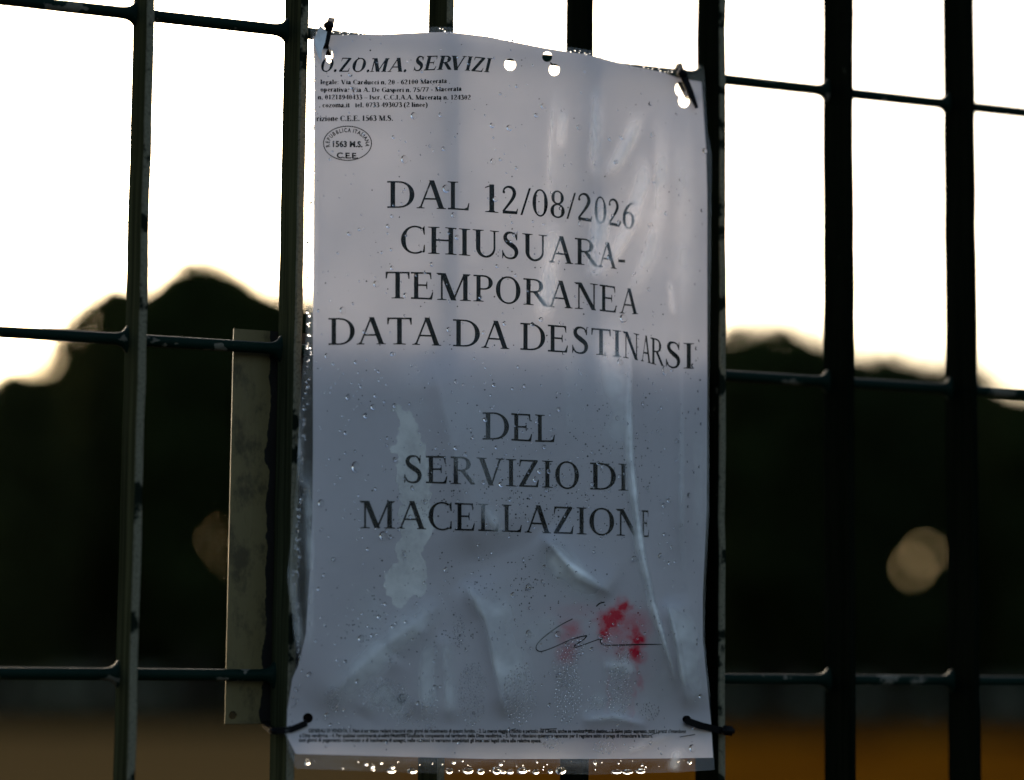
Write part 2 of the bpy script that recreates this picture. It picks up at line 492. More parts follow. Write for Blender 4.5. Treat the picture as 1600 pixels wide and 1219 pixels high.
PAPER_FOLDS = [
    ([(668, 545), (690, 620), (712, 720), (735, 830), (748, 880)], 4.2, 34, 75),
    ([(720, 905), (758, 965), (775, 1040), (790, 1130)], 3.6, 16, 34),
    ([(488, 1112), (590, 1020), (700, 935)], 2.4, 26, 34),
    ([(655, 1130), (655, 1040), (662, 960)], 1.8, 22, 18),
    ([(705, 1135), (700, 1060), (690, 980)], 1.4, 16, 16),
    ([(560, 1120), (600, 1060), (620, 1020)], 1.3, 20, 18),
    (C6, 3.6, 55, 13),
    ([(1058, 160), (1066, 400), (1066, 700), (1064, 900)], 3.2, 20, 24),
    ([(842, 832), (890, 885), (962, 932)], 3.2, 14, 22),
    ([(905, 1128), (960, 1122), (1015, 1136)], 1.6, 14, 10),
    ([(1040, 930), (1060, 1010), (1078, 1118)], 2.4, 12, 26),
    ([(866, 130), (860, 240), (855, 380), (846, 540)], 1.3, 16, 26),
    ([(928, 130), (928, 250), (932, 400), (945, 560)], 1.4, 20, 18),
    ([(505, 70), (560, 140), (620, 180)], .8, 40, 40),
    ([(1068, 150), (1030, 260), (1000, 380)], 1.3, 22, 22),
]
def dpaper(px, py):
    px = np.asarray(px, float); py = np.asarray(py, float)
    d = 8.0 + 1.5 * gs(px, 600, 120) - 1.3 * gs(px, 700, 60) + 1.2 * gs(px, 800, 60) - .9 * gs(px, 905, 40) * sstep(py, 900, 500)
    d = d + .5 * np.sin(px / 47 + py / 160) * gs(py, 300, 300) + .35 * np.sin(py / 60 + px / 90)
    d = d - 2.4 * sstep(px, 1075, 1112) * sstep(py, 1060, 900)
    d = d + .9 * np.sin(px / 38 + 1.0) * sstep(py, 950, 1120)
    for line, h, wl, wr in PAPER_FOLDS: d = d + 1.1 * ridge(px, py, line, h, wl, wr)
    for cx, cy in ((512, 80), (1075, 140), (478, 1128), (1075, 1126)):      # drawn in by the ties
        d = d - 5.0 * np.exp(-((px - cx) ** 2 + (py - cy) ** 2) / 75.0 ** 2)
    return np.maximum(d, .8)
FILM_FOLDS = [   # polyline, height mm, widths, whitening strength, paler film painted in for sky glare
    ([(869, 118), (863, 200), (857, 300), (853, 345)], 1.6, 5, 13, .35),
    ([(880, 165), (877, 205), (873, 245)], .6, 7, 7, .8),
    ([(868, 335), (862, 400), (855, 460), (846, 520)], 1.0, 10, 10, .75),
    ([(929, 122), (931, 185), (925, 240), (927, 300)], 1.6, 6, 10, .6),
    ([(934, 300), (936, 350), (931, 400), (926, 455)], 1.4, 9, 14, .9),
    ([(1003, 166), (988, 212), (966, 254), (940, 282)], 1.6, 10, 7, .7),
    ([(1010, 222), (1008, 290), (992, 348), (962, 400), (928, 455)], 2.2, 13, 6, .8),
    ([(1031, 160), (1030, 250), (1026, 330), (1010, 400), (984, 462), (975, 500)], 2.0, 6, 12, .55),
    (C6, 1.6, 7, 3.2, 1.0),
    # broad soft bands, lit sides of the folds painted as pale film
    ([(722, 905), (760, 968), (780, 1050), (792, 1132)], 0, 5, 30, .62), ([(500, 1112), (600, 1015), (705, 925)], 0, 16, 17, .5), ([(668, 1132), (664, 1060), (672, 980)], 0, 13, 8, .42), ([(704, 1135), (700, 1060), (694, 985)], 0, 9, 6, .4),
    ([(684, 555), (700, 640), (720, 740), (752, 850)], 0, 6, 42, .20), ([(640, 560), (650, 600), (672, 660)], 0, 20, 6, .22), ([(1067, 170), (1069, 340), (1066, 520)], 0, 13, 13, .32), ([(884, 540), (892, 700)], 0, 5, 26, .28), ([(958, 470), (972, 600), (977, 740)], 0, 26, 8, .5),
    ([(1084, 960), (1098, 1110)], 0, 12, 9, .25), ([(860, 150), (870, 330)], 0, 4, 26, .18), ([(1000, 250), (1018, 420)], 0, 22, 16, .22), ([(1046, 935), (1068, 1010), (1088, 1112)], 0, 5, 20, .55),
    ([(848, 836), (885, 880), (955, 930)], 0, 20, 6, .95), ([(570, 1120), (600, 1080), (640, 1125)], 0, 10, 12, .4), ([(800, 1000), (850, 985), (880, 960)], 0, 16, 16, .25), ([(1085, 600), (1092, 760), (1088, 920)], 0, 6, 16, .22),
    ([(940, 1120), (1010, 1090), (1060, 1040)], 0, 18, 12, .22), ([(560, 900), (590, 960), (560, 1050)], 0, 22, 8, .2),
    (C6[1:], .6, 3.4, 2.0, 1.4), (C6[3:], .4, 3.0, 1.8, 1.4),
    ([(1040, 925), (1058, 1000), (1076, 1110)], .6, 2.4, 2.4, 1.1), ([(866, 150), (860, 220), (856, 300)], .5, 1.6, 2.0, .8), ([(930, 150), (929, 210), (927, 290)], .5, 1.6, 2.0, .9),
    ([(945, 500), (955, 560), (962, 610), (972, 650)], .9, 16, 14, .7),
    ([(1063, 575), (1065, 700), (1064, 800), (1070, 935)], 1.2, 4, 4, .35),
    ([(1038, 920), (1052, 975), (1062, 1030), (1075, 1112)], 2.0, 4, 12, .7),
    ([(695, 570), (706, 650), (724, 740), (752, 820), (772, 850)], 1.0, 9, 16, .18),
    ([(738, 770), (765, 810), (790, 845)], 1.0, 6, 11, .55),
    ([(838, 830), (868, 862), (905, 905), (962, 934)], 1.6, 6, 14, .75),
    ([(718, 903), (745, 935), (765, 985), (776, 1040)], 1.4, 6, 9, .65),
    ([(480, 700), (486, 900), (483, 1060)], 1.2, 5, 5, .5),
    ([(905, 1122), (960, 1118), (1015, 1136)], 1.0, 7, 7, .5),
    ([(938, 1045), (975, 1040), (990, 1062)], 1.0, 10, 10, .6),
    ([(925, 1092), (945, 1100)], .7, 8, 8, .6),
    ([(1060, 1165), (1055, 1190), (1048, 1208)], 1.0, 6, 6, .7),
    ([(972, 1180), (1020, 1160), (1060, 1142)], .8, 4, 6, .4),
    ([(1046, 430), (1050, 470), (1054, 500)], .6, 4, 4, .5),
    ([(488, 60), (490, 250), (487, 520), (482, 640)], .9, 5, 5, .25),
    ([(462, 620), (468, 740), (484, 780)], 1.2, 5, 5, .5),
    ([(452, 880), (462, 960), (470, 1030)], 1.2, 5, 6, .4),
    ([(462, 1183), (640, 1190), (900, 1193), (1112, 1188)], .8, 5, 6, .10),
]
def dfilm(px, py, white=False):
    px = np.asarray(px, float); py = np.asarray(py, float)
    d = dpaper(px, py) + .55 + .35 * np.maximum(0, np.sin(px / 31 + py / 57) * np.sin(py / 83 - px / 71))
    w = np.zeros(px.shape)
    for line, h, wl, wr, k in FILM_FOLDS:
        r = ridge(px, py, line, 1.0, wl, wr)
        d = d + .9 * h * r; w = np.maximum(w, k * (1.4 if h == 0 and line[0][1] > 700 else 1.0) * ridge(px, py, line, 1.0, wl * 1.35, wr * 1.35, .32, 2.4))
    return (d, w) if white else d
def pt_paper(px, py, off=0.0):
    return unproject(px, py, .0015 + (dpaper(px, py) + off) * .001)
def pt_film(px, py, off=0.0):
    return unproject(px, py, .0015 + (dfilm(px, py) + off) * .001)

def curve(pts, n):                       # resample a polyline by arc length
    P = np.array(pts, float); s = np.concatenate([[0], np.cumsum(np.hypot(*np.diff(P, axis=0).T))])
    t = np.linspace(0, s[-1], n)
    return np.stack([np.interp(t, s, P[:, 0]), np.interp(t, s, P[:, 1])], 1)
def coons(left, right, top, bottom, nx, ny):
    L, R_, T, B = curve(left, ny), curve(right, ny), curve(top, nx), curve(bottom, nx)
    u = np.linspace(0, 1, nx)[None, :, None]; v = np.linspace(0, 1, ny)[:, None, None]
    return ((1 - u) * L[:, None] + u * R_[:, None] + (1 - v) * T[None] + v * B[None]
            - ((1 - u) * (1 - v) * T[0] + u * (1 - v) * T[-1] + (1 - u) * v * B[0] + u * v * B[-1]))
HOLES = [(797, 101, 9, 9.5), (855, 89, 8, 8), (866, 109, 8.2, 9.5), (1063, 139, 8, 11.5), (1068.5, 158, 8.5, 10), (514.5, 87.5, 5.5, 11), (481, 1122, 8, 8), (1073, 1124, 7, 6)]
def sheet(name, G, fn, mats, parent, uv=True, holes=HOLES, attr=False, grow=0.0):
    ny, nx = G.shape[:2]
    P = G.reshape(-1, 2).copy()
    fc = (np.arange(ny - 1)[:, None] * nx + np.arange(nx - 1)[None]).reshape(-1)
    F = np.stack([fc, fc + nx, fc + nx + 1, fc + 1], 1)
    cen = P[F].mean(1); keep = np.ones(len(F), bool)
    for hx, hy, rx, ry in holes:
        keep &= ((cen[:, 0] - hx) / (rx + grow)) ** 2 + ((cen[:, 1] - hy) / (ry + grow)) ** 2 > 1
    used = np.zeros(len(P), bool); gone = np.zeros(len(P), bool)
    used[F[keep].ravel()] = True; gone[F[~keep].ravel()] = True
    rim = np.where(used & gone)[0]
    for i in rim:                         # pull the ragged rim onto the punched circle
        for hx, hy, rx, ry in holes:
            dx, dy = (P[i, 0] - hx) / (rx + grow), (P[i, 1] - hy) / (ry + grow); r = math.hypot(dx, dy)
            if 0.2 < r < 1.6:
                P[i] = (hx + dx / r * (rx + grow), hy + dy / r * (ry + grow)); break
    V = fn(P[:, 0], P[:, 1])
    o = pyobj(name, V, F[keep], mats, parent, True)
    me = o.data
    if uv:
        l = me.uv_layers.new(name='UVMap'); vi = np.zeros(len(me.loops), np.int32); me.loops.foreach_get('vertex_index', vi)
        l.data.foreach_set('uv', (P[vi] / 1000.0).astype(np.float32).ravel())
    if attr:
        a = me.attributes.new('painted_glare', 'FLOAT', 'POINT')
        _, w = dfilm(P[:, 0], P[:, 1], True)
        a.data.foreach_set('value', w.astype(np.float32))
    return o

# --- paper material: stains keep their own shapes (ink smear, mould specks)
def blobs(t, u, v, lst):
    tot = None
    for x, y, rx, ry, k in lst:
        dx = t.math('MULTIPLY', t.math('SUBTRACT', u, x / 1000), 850 / rx)
        dy = t.math('MULTIPLY', t.math('SUBTRACT', v, y / 1000), 850 / ry)
        q = t.math('ADD', t.math('MULTIPLY', dx, dx), t.math('MULTIPLY', dy, dy))
        g = t.math('MULTIPLY', t.math('EXPONENT', t.math('MULTIPLY', q, -1.0)), k)
        tot = g if tot is None else t.math('MAXIMUM', tot, g)
    return tot
def mat_paper():
    t = NT('notice_paper')
    uv = t.n('ShaderNodeUVMap').outputs[0]
    wob = t.n('ShaderNodeTexNoise'); t.set(wob.inputs['Vector'], uv); wob.inputs['Scale'].default_value = 60; wob.inputs['Detail'].default_value = 6
    off = t.n('ShaderNodeVectorMath', operation='MULTIPLY_ADD'); t.set(off.inputs[0], wob.outputs['Color']); off.inputs[1].default_value = (.026, .026, 0)
    sh = t.n('ShaderNodeVectorMath', operation='ADD'); t.set(sh.inputs[0], uv); sh.inputs[1].default_value = (-.013, -.013, 0)
    t.set(off.inputs[2], sh.outputs[0])
    s = t.n('ShaderNodeSeparateXYZ'); t.set(s.inputs[0], off.outputs[0]); u, v = s.outputs[0], s.outputs[1]
    red = blobs(t, u, v, [(974, 949, 10, 9, 1.1), (964, 961, 13, 11, 1.1), (953, 972, 15, 12, 1.1), (946, 986, 9, 12, .9), (996, 1000, 10, 11, 1.05), (992, 1022, 11, 12, 1.05),
        (984, 975, 22, 18, .5), (1000, 975, 18, 20, .42), (970, 995, 28, 24, .35), (991, 988, 10, 16, .75), (960, 985, 16, 12, .55), (892, 984, 14, 13, .5), (886, 1020, 13, 13, .45), (880, 1000, 8, 30, .3), (968, 1014, 7, 20, .4), (905, 955, 40, 10, .13), (990, 1060, 20, 60, .10), (960, 1160, 50, 22, .07)])
    drip = blobs(t, u, v, [(995, 1045, 3, 16, .4), (1000, 1068, 4, 12, .35), (990, 1085, 4, 10, .3), (986, 1110, 3, 18, .25), (950, 1080, 3, 28, .18)])
    red = t.math('MAXIMUM', red, drip)
    red = t.math('MULTIPLY', red, t.ramp(t.noise(uv, 110, 2), .25, .6, .9, 1.2), clamp=True)
    # mould specks
    s0 = t.n('ShaderNodeSeparateXYZ'); t.set(s0.inputs[0], uv)
    dens = blobs(t, s0.outputs[0], s0.outputs[1], [(700, 760, 70, 45, .8), (790, 740, 75, 60, .7), (860, 770, 90, 60, .8), (930, 740, 70, 80, .7), (650, 770, 30, 40, .8), (780, 910, 80, 40, .85), (860, 900, 60, 50, .8),
        (640, 890, 40, 40, .6), (660, 980, 60, 50, .7), (690, 1000, 40, 20, .9), (920, 960, 80, 40, .4), (960, 690, 60, 60, .6), (560, 960, 50, 50, .5), (765, 923, 12, 12, 1.2), (790, 500, 250, 300, .07)])
    sp = t.n('ShaderNodeTexVoronoi'); t.set(sp.inputs['Vector'], uv); sp.inputs['Scale'].default_value = 330
    wc = t.n('ShaderNodeSeparateColor'); t.set(wc.inputs[0], sp.outputs['Color'])
    size = t.math('MULTIPLY', t.math('POWER', wc.outputs[0], 3.0), .46)
    on = t.math('LESS_THAN', wc.outputs[1], t.math('MULTIPLY', dens, t.ramp(t.noise(uv, 26, 4, .65), .36, .60)))
    speck = t.math('MULTIPLY', t.ramp(t.math('SUBTRACT', sp.outputs['Distance'], size), 0.0, .10, 1, 0), on)
    mould = t.math('MULTIPLY', t.math('MULTIPLY', dens, t.ramp(t.noise(uv, 38, 5, .6), .5, .75)), .13)
    fib = t.noise(uv, 900, 2)
    damp = t.noise(uv, 7, 4, .55)
    c = t.mix(damp, (0.40, 0.365, 0.375, 1), (0.50, 0.455, 0.455, 1))
    c = t.mix(t.ramp(fib, .3, .7, 0, .06), c, (0.5, 0.5, 0.5, 1))
    c = t.mix(mould, c, (0.25, 0.25, 0.24, 1))
    c = t.mix(speck, c, (0.03, 0.03, 0.03, 1))
    c = t.mix(red, c, (0.50, 0.008, 0.03, 1))
    d = t.n('ShaderNodeBsdfDiffuse'); t.set(d.inputs[0], c)
    at = t.n('ShaderNodeAttribute', attribute_name='painted_glare')
    ct = t.mix(0.75, c, (0.80, 0.82, 1.0, 1)); ct = t.mix(t.math('MAXIMUM', speck, red), ct, c)
    tr = t.n('ShaderNodeBsdfTranslucent'); t.set(tr.inputs[0], ct)
    # extra translucency along the folds, painted in for glare streaks
    mx = t.n('ShaderNodeMixShader'); t.set(mx.inputs[0], t.math('ADD', t.ramp(damp, .3, .7, .15, .19), t.math('MULTIPLY', at.outputs['Fac'], .30))); t.set(mx.inputs[1], d); t.set(mx.inputs[2], tr)
    return t.done(mx)
def mat_film(name, haze, gloss=.32):
    t = NT(name)
    uv = t.n('ShaderNodeUVMap').outputs[0]
    fr = t.n('ShaderNodeFresnel')
    bf = t.n('ShaderNodeNewGeometry').outputs['Backfacing']
    t.set(fr.inputs[0], t.math('MULTIPLY_ADD', bf, 1 / 1.5 - 1.5, 1.5))    # the same skin from either side
    # path through a film has two faces
    f2 = t.math('MULTIPLY', fr.outputs[0], .5, clamp=True)
    nz = t.noise(uv, 16, 3, .5)
    nb = t.bump(t.noise(uv, 36, 2, .5), .10, .004)
    g = t.n('ShaderNodeBsdfGlossy'); g.inputs['Roughness'].default_value = gloss; t.set(g.inputs['Normal'], nb)
    t.set(fr.inputs['Normal'], nb)
    tp = t.n('ShaderNodeBsdfTransparent'); tp.inputs[0].default_value = (.965, .97, .975, 1)
    m1 = t.n('ShaderNodeMixShader'); t.set(m1.inputs[0], f2); t.set(m1.inputs[1], tp); t.set(m1.inputs[2], g)
    at = t.n('ShaderNodeAttribute', attribute_name='painted_glare')  # mask of the glare streaks painted along the folds
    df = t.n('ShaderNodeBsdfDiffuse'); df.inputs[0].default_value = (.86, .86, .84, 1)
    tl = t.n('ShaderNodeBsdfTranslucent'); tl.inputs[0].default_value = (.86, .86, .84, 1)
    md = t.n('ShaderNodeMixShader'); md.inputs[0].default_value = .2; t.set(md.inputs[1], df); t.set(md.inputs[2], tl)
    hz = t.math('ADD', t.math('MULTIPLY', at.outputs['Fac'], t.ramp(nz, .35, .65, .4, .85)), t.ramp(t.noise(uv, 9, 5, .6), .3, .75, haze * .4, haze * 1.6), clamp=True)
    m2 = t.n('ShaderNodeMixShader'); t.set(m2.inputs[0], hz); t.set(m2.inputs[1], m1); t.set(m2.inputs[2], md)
    return t.done(m2)
M_paper = mat_paper()
M_film = mat_film('clear_film', .010)
M_film_back = mat_film('clear_film_back', .015)
M_ink = matt('black_ink', (0.004, 0.004, 0.0035))
M_pen = matt('pen_ink', (0.006, 0.005, 0.006))

PB = dict(left=[(489, 57), (491, 110), (490, 300), (489, 540), (489, 700), (488, 800), (485, 880), (478, 990), (466, 1040), (457, 1060), (449, 1110), (448, 1150), (462, 1178)],
          right=[(1096, 128), (1103, 230), (1105, 300), (1105, 600), (1104, 800), (1098, 930), (1098, 1000), (1106, 1080), (1111, 1130), (1114, 1184)],
          top=[(489, 57), (510, 55), (600, 54), (660, 51), (700, 50), (760, 57), (850, 75), (925, 87), (985, 103), (1030, 112), (1060, 122), (1096, 128)],
          bottom=[(462, 1178), (650, 1183), (760, 1186), (920, 1186), (1060, 1185), (1114, 1184)])
FB = dict(left=[(485, 44), (484, 100), (483, 300), (478, 520), (469, 620), (463, 760), (453, 860), (448, 900), (456, 960), (463, 1035), (453, 1065), (447, 1110), (446, 1150), (452, 1178), (463, 1201)],
          right=[(1100, 104), (1105, 200), (1112, 240), (1111, 400), (1108, 600), (1108, 800), (1102, 930), (1101, 1000), (1110, 1090), (1113, 1150), (1117, 1203)],
          top=[(485, 44), (520, 47), (600, 44), (690, 42), (715, 43), (760, 50), (850, 67), (930, 80), (985, 98), (1060, 110), (1100, 104)],
          bottom=[(463, 1201), (520, 1203), (640, 1208), (900, 1210), (930, 1211), (1000, 1208), (1060, 1207), (1117, 1203)])
base = unproject(800, 1180, .003)
notice = empty('paper_notice', tuple(base)); tag(notice, 'white printed closure notice inside the clear plastic sleeve', 'notice')
sheet('paper_sheet', coons(nx=212, ny=380, **PB), pt_paper, M_paper, notice, attr=True)
sleeve = empty('plastic_sleeve', tuple(base)); tag(sleeve, 'clear wrinkled plastic sleeve covering the notice on the fence', 'plastic sleeve')
GF = coons(nx=230, ny=400, **FB)
# ragged edges
sheet('front_film', GF, pt_film, M_film, sleeve, attr=True, grow=1.0)
GB = coons(nx=90, ny=150, **FB)
def pt_back(px, py): return unproject(px, py, .0015 + (dpaper(px, py) - .45) * .001)
ob = sheet('back_film', GB, pt_back, M_film_back, sleeve, grow=3.0)

# wet patch where the film clings: its own jagged outline
WP = [(610, 642), (618, 632), (628, 640), (640, 641), (649, 655), (652, 675), (658, 690), (665, 706), (671, 722), (668, 745), (676, 770), (672, 800), (676, 828), (668, 845), (660, 870), (668, 898), (665, 922), (655, 935), (645, 930), (636, 944), (623, 950), (613, 935), (603, 930), (598, 915), (600, 896), (612, 885), (622, 880), (618, 860), (628, 840), (630, 815), (622, 800), (625, 770), (618, 745), (622, 720), (610, 705), (615, 696), (622, 690), (620, 670), (625, 655)]
def jag(P, n, amp):
    for _ in range(n):
        Q = []
        for i, p in enumerate(P):
            q = P[(i + 1) % len(P)]; L = math.hypot(q[0] - p[0], q[1] - p[1])
            Q += [p, ((p[0] + q[0]) / 2 + random.gauss(0, amp) * L, (p[1] + q[1]) / 2 + random.gauss(0, amp) * L)]
        P = Q
    return P
def poly_tris(P):
    return [tuple(t) for t in tessellate_polygon([[Vector((p[0], p[1], 0)) for p in P]])]
def mapped(name, verts, faces, mat, parent, off, cut=0.0, fn=None, uv=False):
    """flat outlines in sheet coordinates, cut finely and laid onto the curved sheet"""
    bm = bmesh.new()
    vv = [bm.verts.new((x, y, 0)) for x, y in verts]
    for f in faces:
        try: bm.faces.new([vv[i] for i in f])
        except ValueError: pass
    if cut:
        xs = [v.co.x for v in bm.verts]; ys = [v.co.y for v in bm.verts]
        for ax, lo, hi in ((0, min(xs), max(xs)), (1, min(ys), max(ys))):
            c = lo + cut
            while c < hi:
                co = Vector((c, 0, 0)) if ax == 0 else Vector((0, c, 0)); no = Vector((1, 0, 0)) if ax == 0 else Vector((0, 1, 0))
                bmesh.ops.bisect_plane(bm, geom=bm.verts[:] + bm.edges[:] + bm.faces[:], plane_co=co, plane_no=no)
                c += cut
    A = np.array([(v.co.x, v.co.y) for v in bm.verts])
    Q = (fn or pt_paper)(A[:, 0], A[:, 1], off)
    for v, q in zip(bm.verts, Q): v.co = q
    return bmobj(name, bm, mat, parent)
def mat_wet():
    t = NT('clinging_damp_paper')
    co = t.n('ShaderNodeTexCoord').outputs['Object']
    c = t.mix(t.noise(co, 120, 4), (0.60, 0.575, 0.54, 1), (0.68, 0.655, 0.61, 1))
    sp = t.n('ShaderNodeTexVoronoi'); t.set(sp.inputs['Vector'], co); sp.inputs['Scale'].default_value = 1100
    wc = t.n('ShaderNodeSeparateColor'); t.set(wc.inputs[0], sp.outputs['Color'])
    on = t.math('LESS_THAN', wc.outputs[1], t.ramp(t.noise(co, 60, 3), .48, .7, 0, .55))
    c = t.mix(t.math('MULTIPLY', on, t.ramp(sp.outputs['Distance'], .15, .32, 1, 0)), c, (0.05, 0.05, 0.05, 1))
    d = t.n('ShaderNodeBsdfDiffuse'); t.set(d.inputs[0], c)
    tr = t.n('ShaderNodeBsdfTransparent')
    mx = t.n('ShaderNodeMixShader'); t.set(mx.inputs[0], t.ramp(t.noise(co, 45, 5, .65), .3, .65, .35, .85)); t.set(mx.inputs[1], tr); t.set(mx.inputs[2], d)
    return t.done(mx)
W = jag(WP, 4, .16)
mapped('wet_patch', W, poly_tris(W), mat_wet(), notice, .09, 4)

# ------------------------------------------------------------------ lettering
TK, TN, SF = 102., 40., 24.
class Gl:
    def __init__(s, k=1.0): s.p = []; s.T = TK * k; s.N = TN * (1 + (k - 1) * .6); s.F = SF * (1 + (k - 1) * .5)
    def poly(s, *pts): s.p.append(list(pts))
    def st(s, x0, y0, x1, y1, w): s.poly((x0 - w / 2, y0), (x0 + w / 2, y0), (x1 + w / 2, y1), (x1 - w / 2, y1))
    def hb(s, x0, x1, y, w): s.poly((x0, y - w / 2), (x1, y - w / 2), (x1, y + w / 2), (x0, y + w / 2))
    def sf(s, x, y, w, stem=None):
        stem = stem or s.T; u = 1 if y < 300 else -1
        s.poly((x - w / 2, y), (x + w / 2, y), (x + w / 2, y + u * s.F * .8), (x + stem / 2 + 8, y + u * (s.F + 4)), (x + stem / 2, y + u * (s.F + 26)),
               (x - stem / 2, y + u * (s.F + 26)), (x - stem / 2 - 8, y + u * (s.F + 4)), (x - w / 2, y + u * s.F * .8))
    def strip(s, L, R_):
        for i in range(len(L) - 1): s.poly(L[i], R_[i], R_[i + 1], L[i + 1])
    def arc(s, cx, cy, rx, ry, a0, a1, tk=None, tn=None, tk2=None):
        tk = tk or s.T; tn = tn or s.N; n = max(6, int(abs(a1 - a0) / 9)); L, R_ = [], []
        for i in range(n + 1):
            f = i / n; a = math.radians(a0 + (a1 - a0) * f); c, sn = math.cos(a), math.sin(a)
            k = tk if tk2 is None else tk + (tk2 - tk) * f
            w = tn + (k - tn) * abs(c) ** 1.5
            L.append((cx + rx * c, cy + ry * sn)); R_.append((cx + (rx - w) * c, cy + (ry - tn - (w - tn) * .12) * sn))
        s.strip(L, R_)
    def cv(s, *pts):
        P = np.array(pts, float); n = len(P); Q = []
        for i in range(n - 1):
            p0, p1, p2, p3 = P[max(i - 1, 0)], P[i], P[i + 1], P[min(i + 2, n - 1)]
            for t in np.linspace(0, 1, 6)[: 6 if i == n - 2 else 5]:
                Q.append(.5 * (2 * p1 + (p2 - p0) * t + (2 * p0 - 5 * p1 + 4 * p2 - p3) * t * t + (3 * p1 - p0 - 3 * p2 + p3) * t ** 3))
        Q = np.array(Q); d = np.gradient(Q[:, :2], axis=0); d /= np.linalg.norm(d, axis=1)[:, None] + 1e-9
        nn = np.stack([-d[:, 1], d[:, 0]], 1) * Q[:, 2:3] / 2
        s.strip([tuple(x) for x in Q[:, :2] + nn], [tuple(x) for x in Q[:, :2] - nn])
    def dot(s, x, y, r): s.poly(*[(x + r * math.cos(i * .5236), y + r * math.sin(i * .5236)) for i in range(12)])
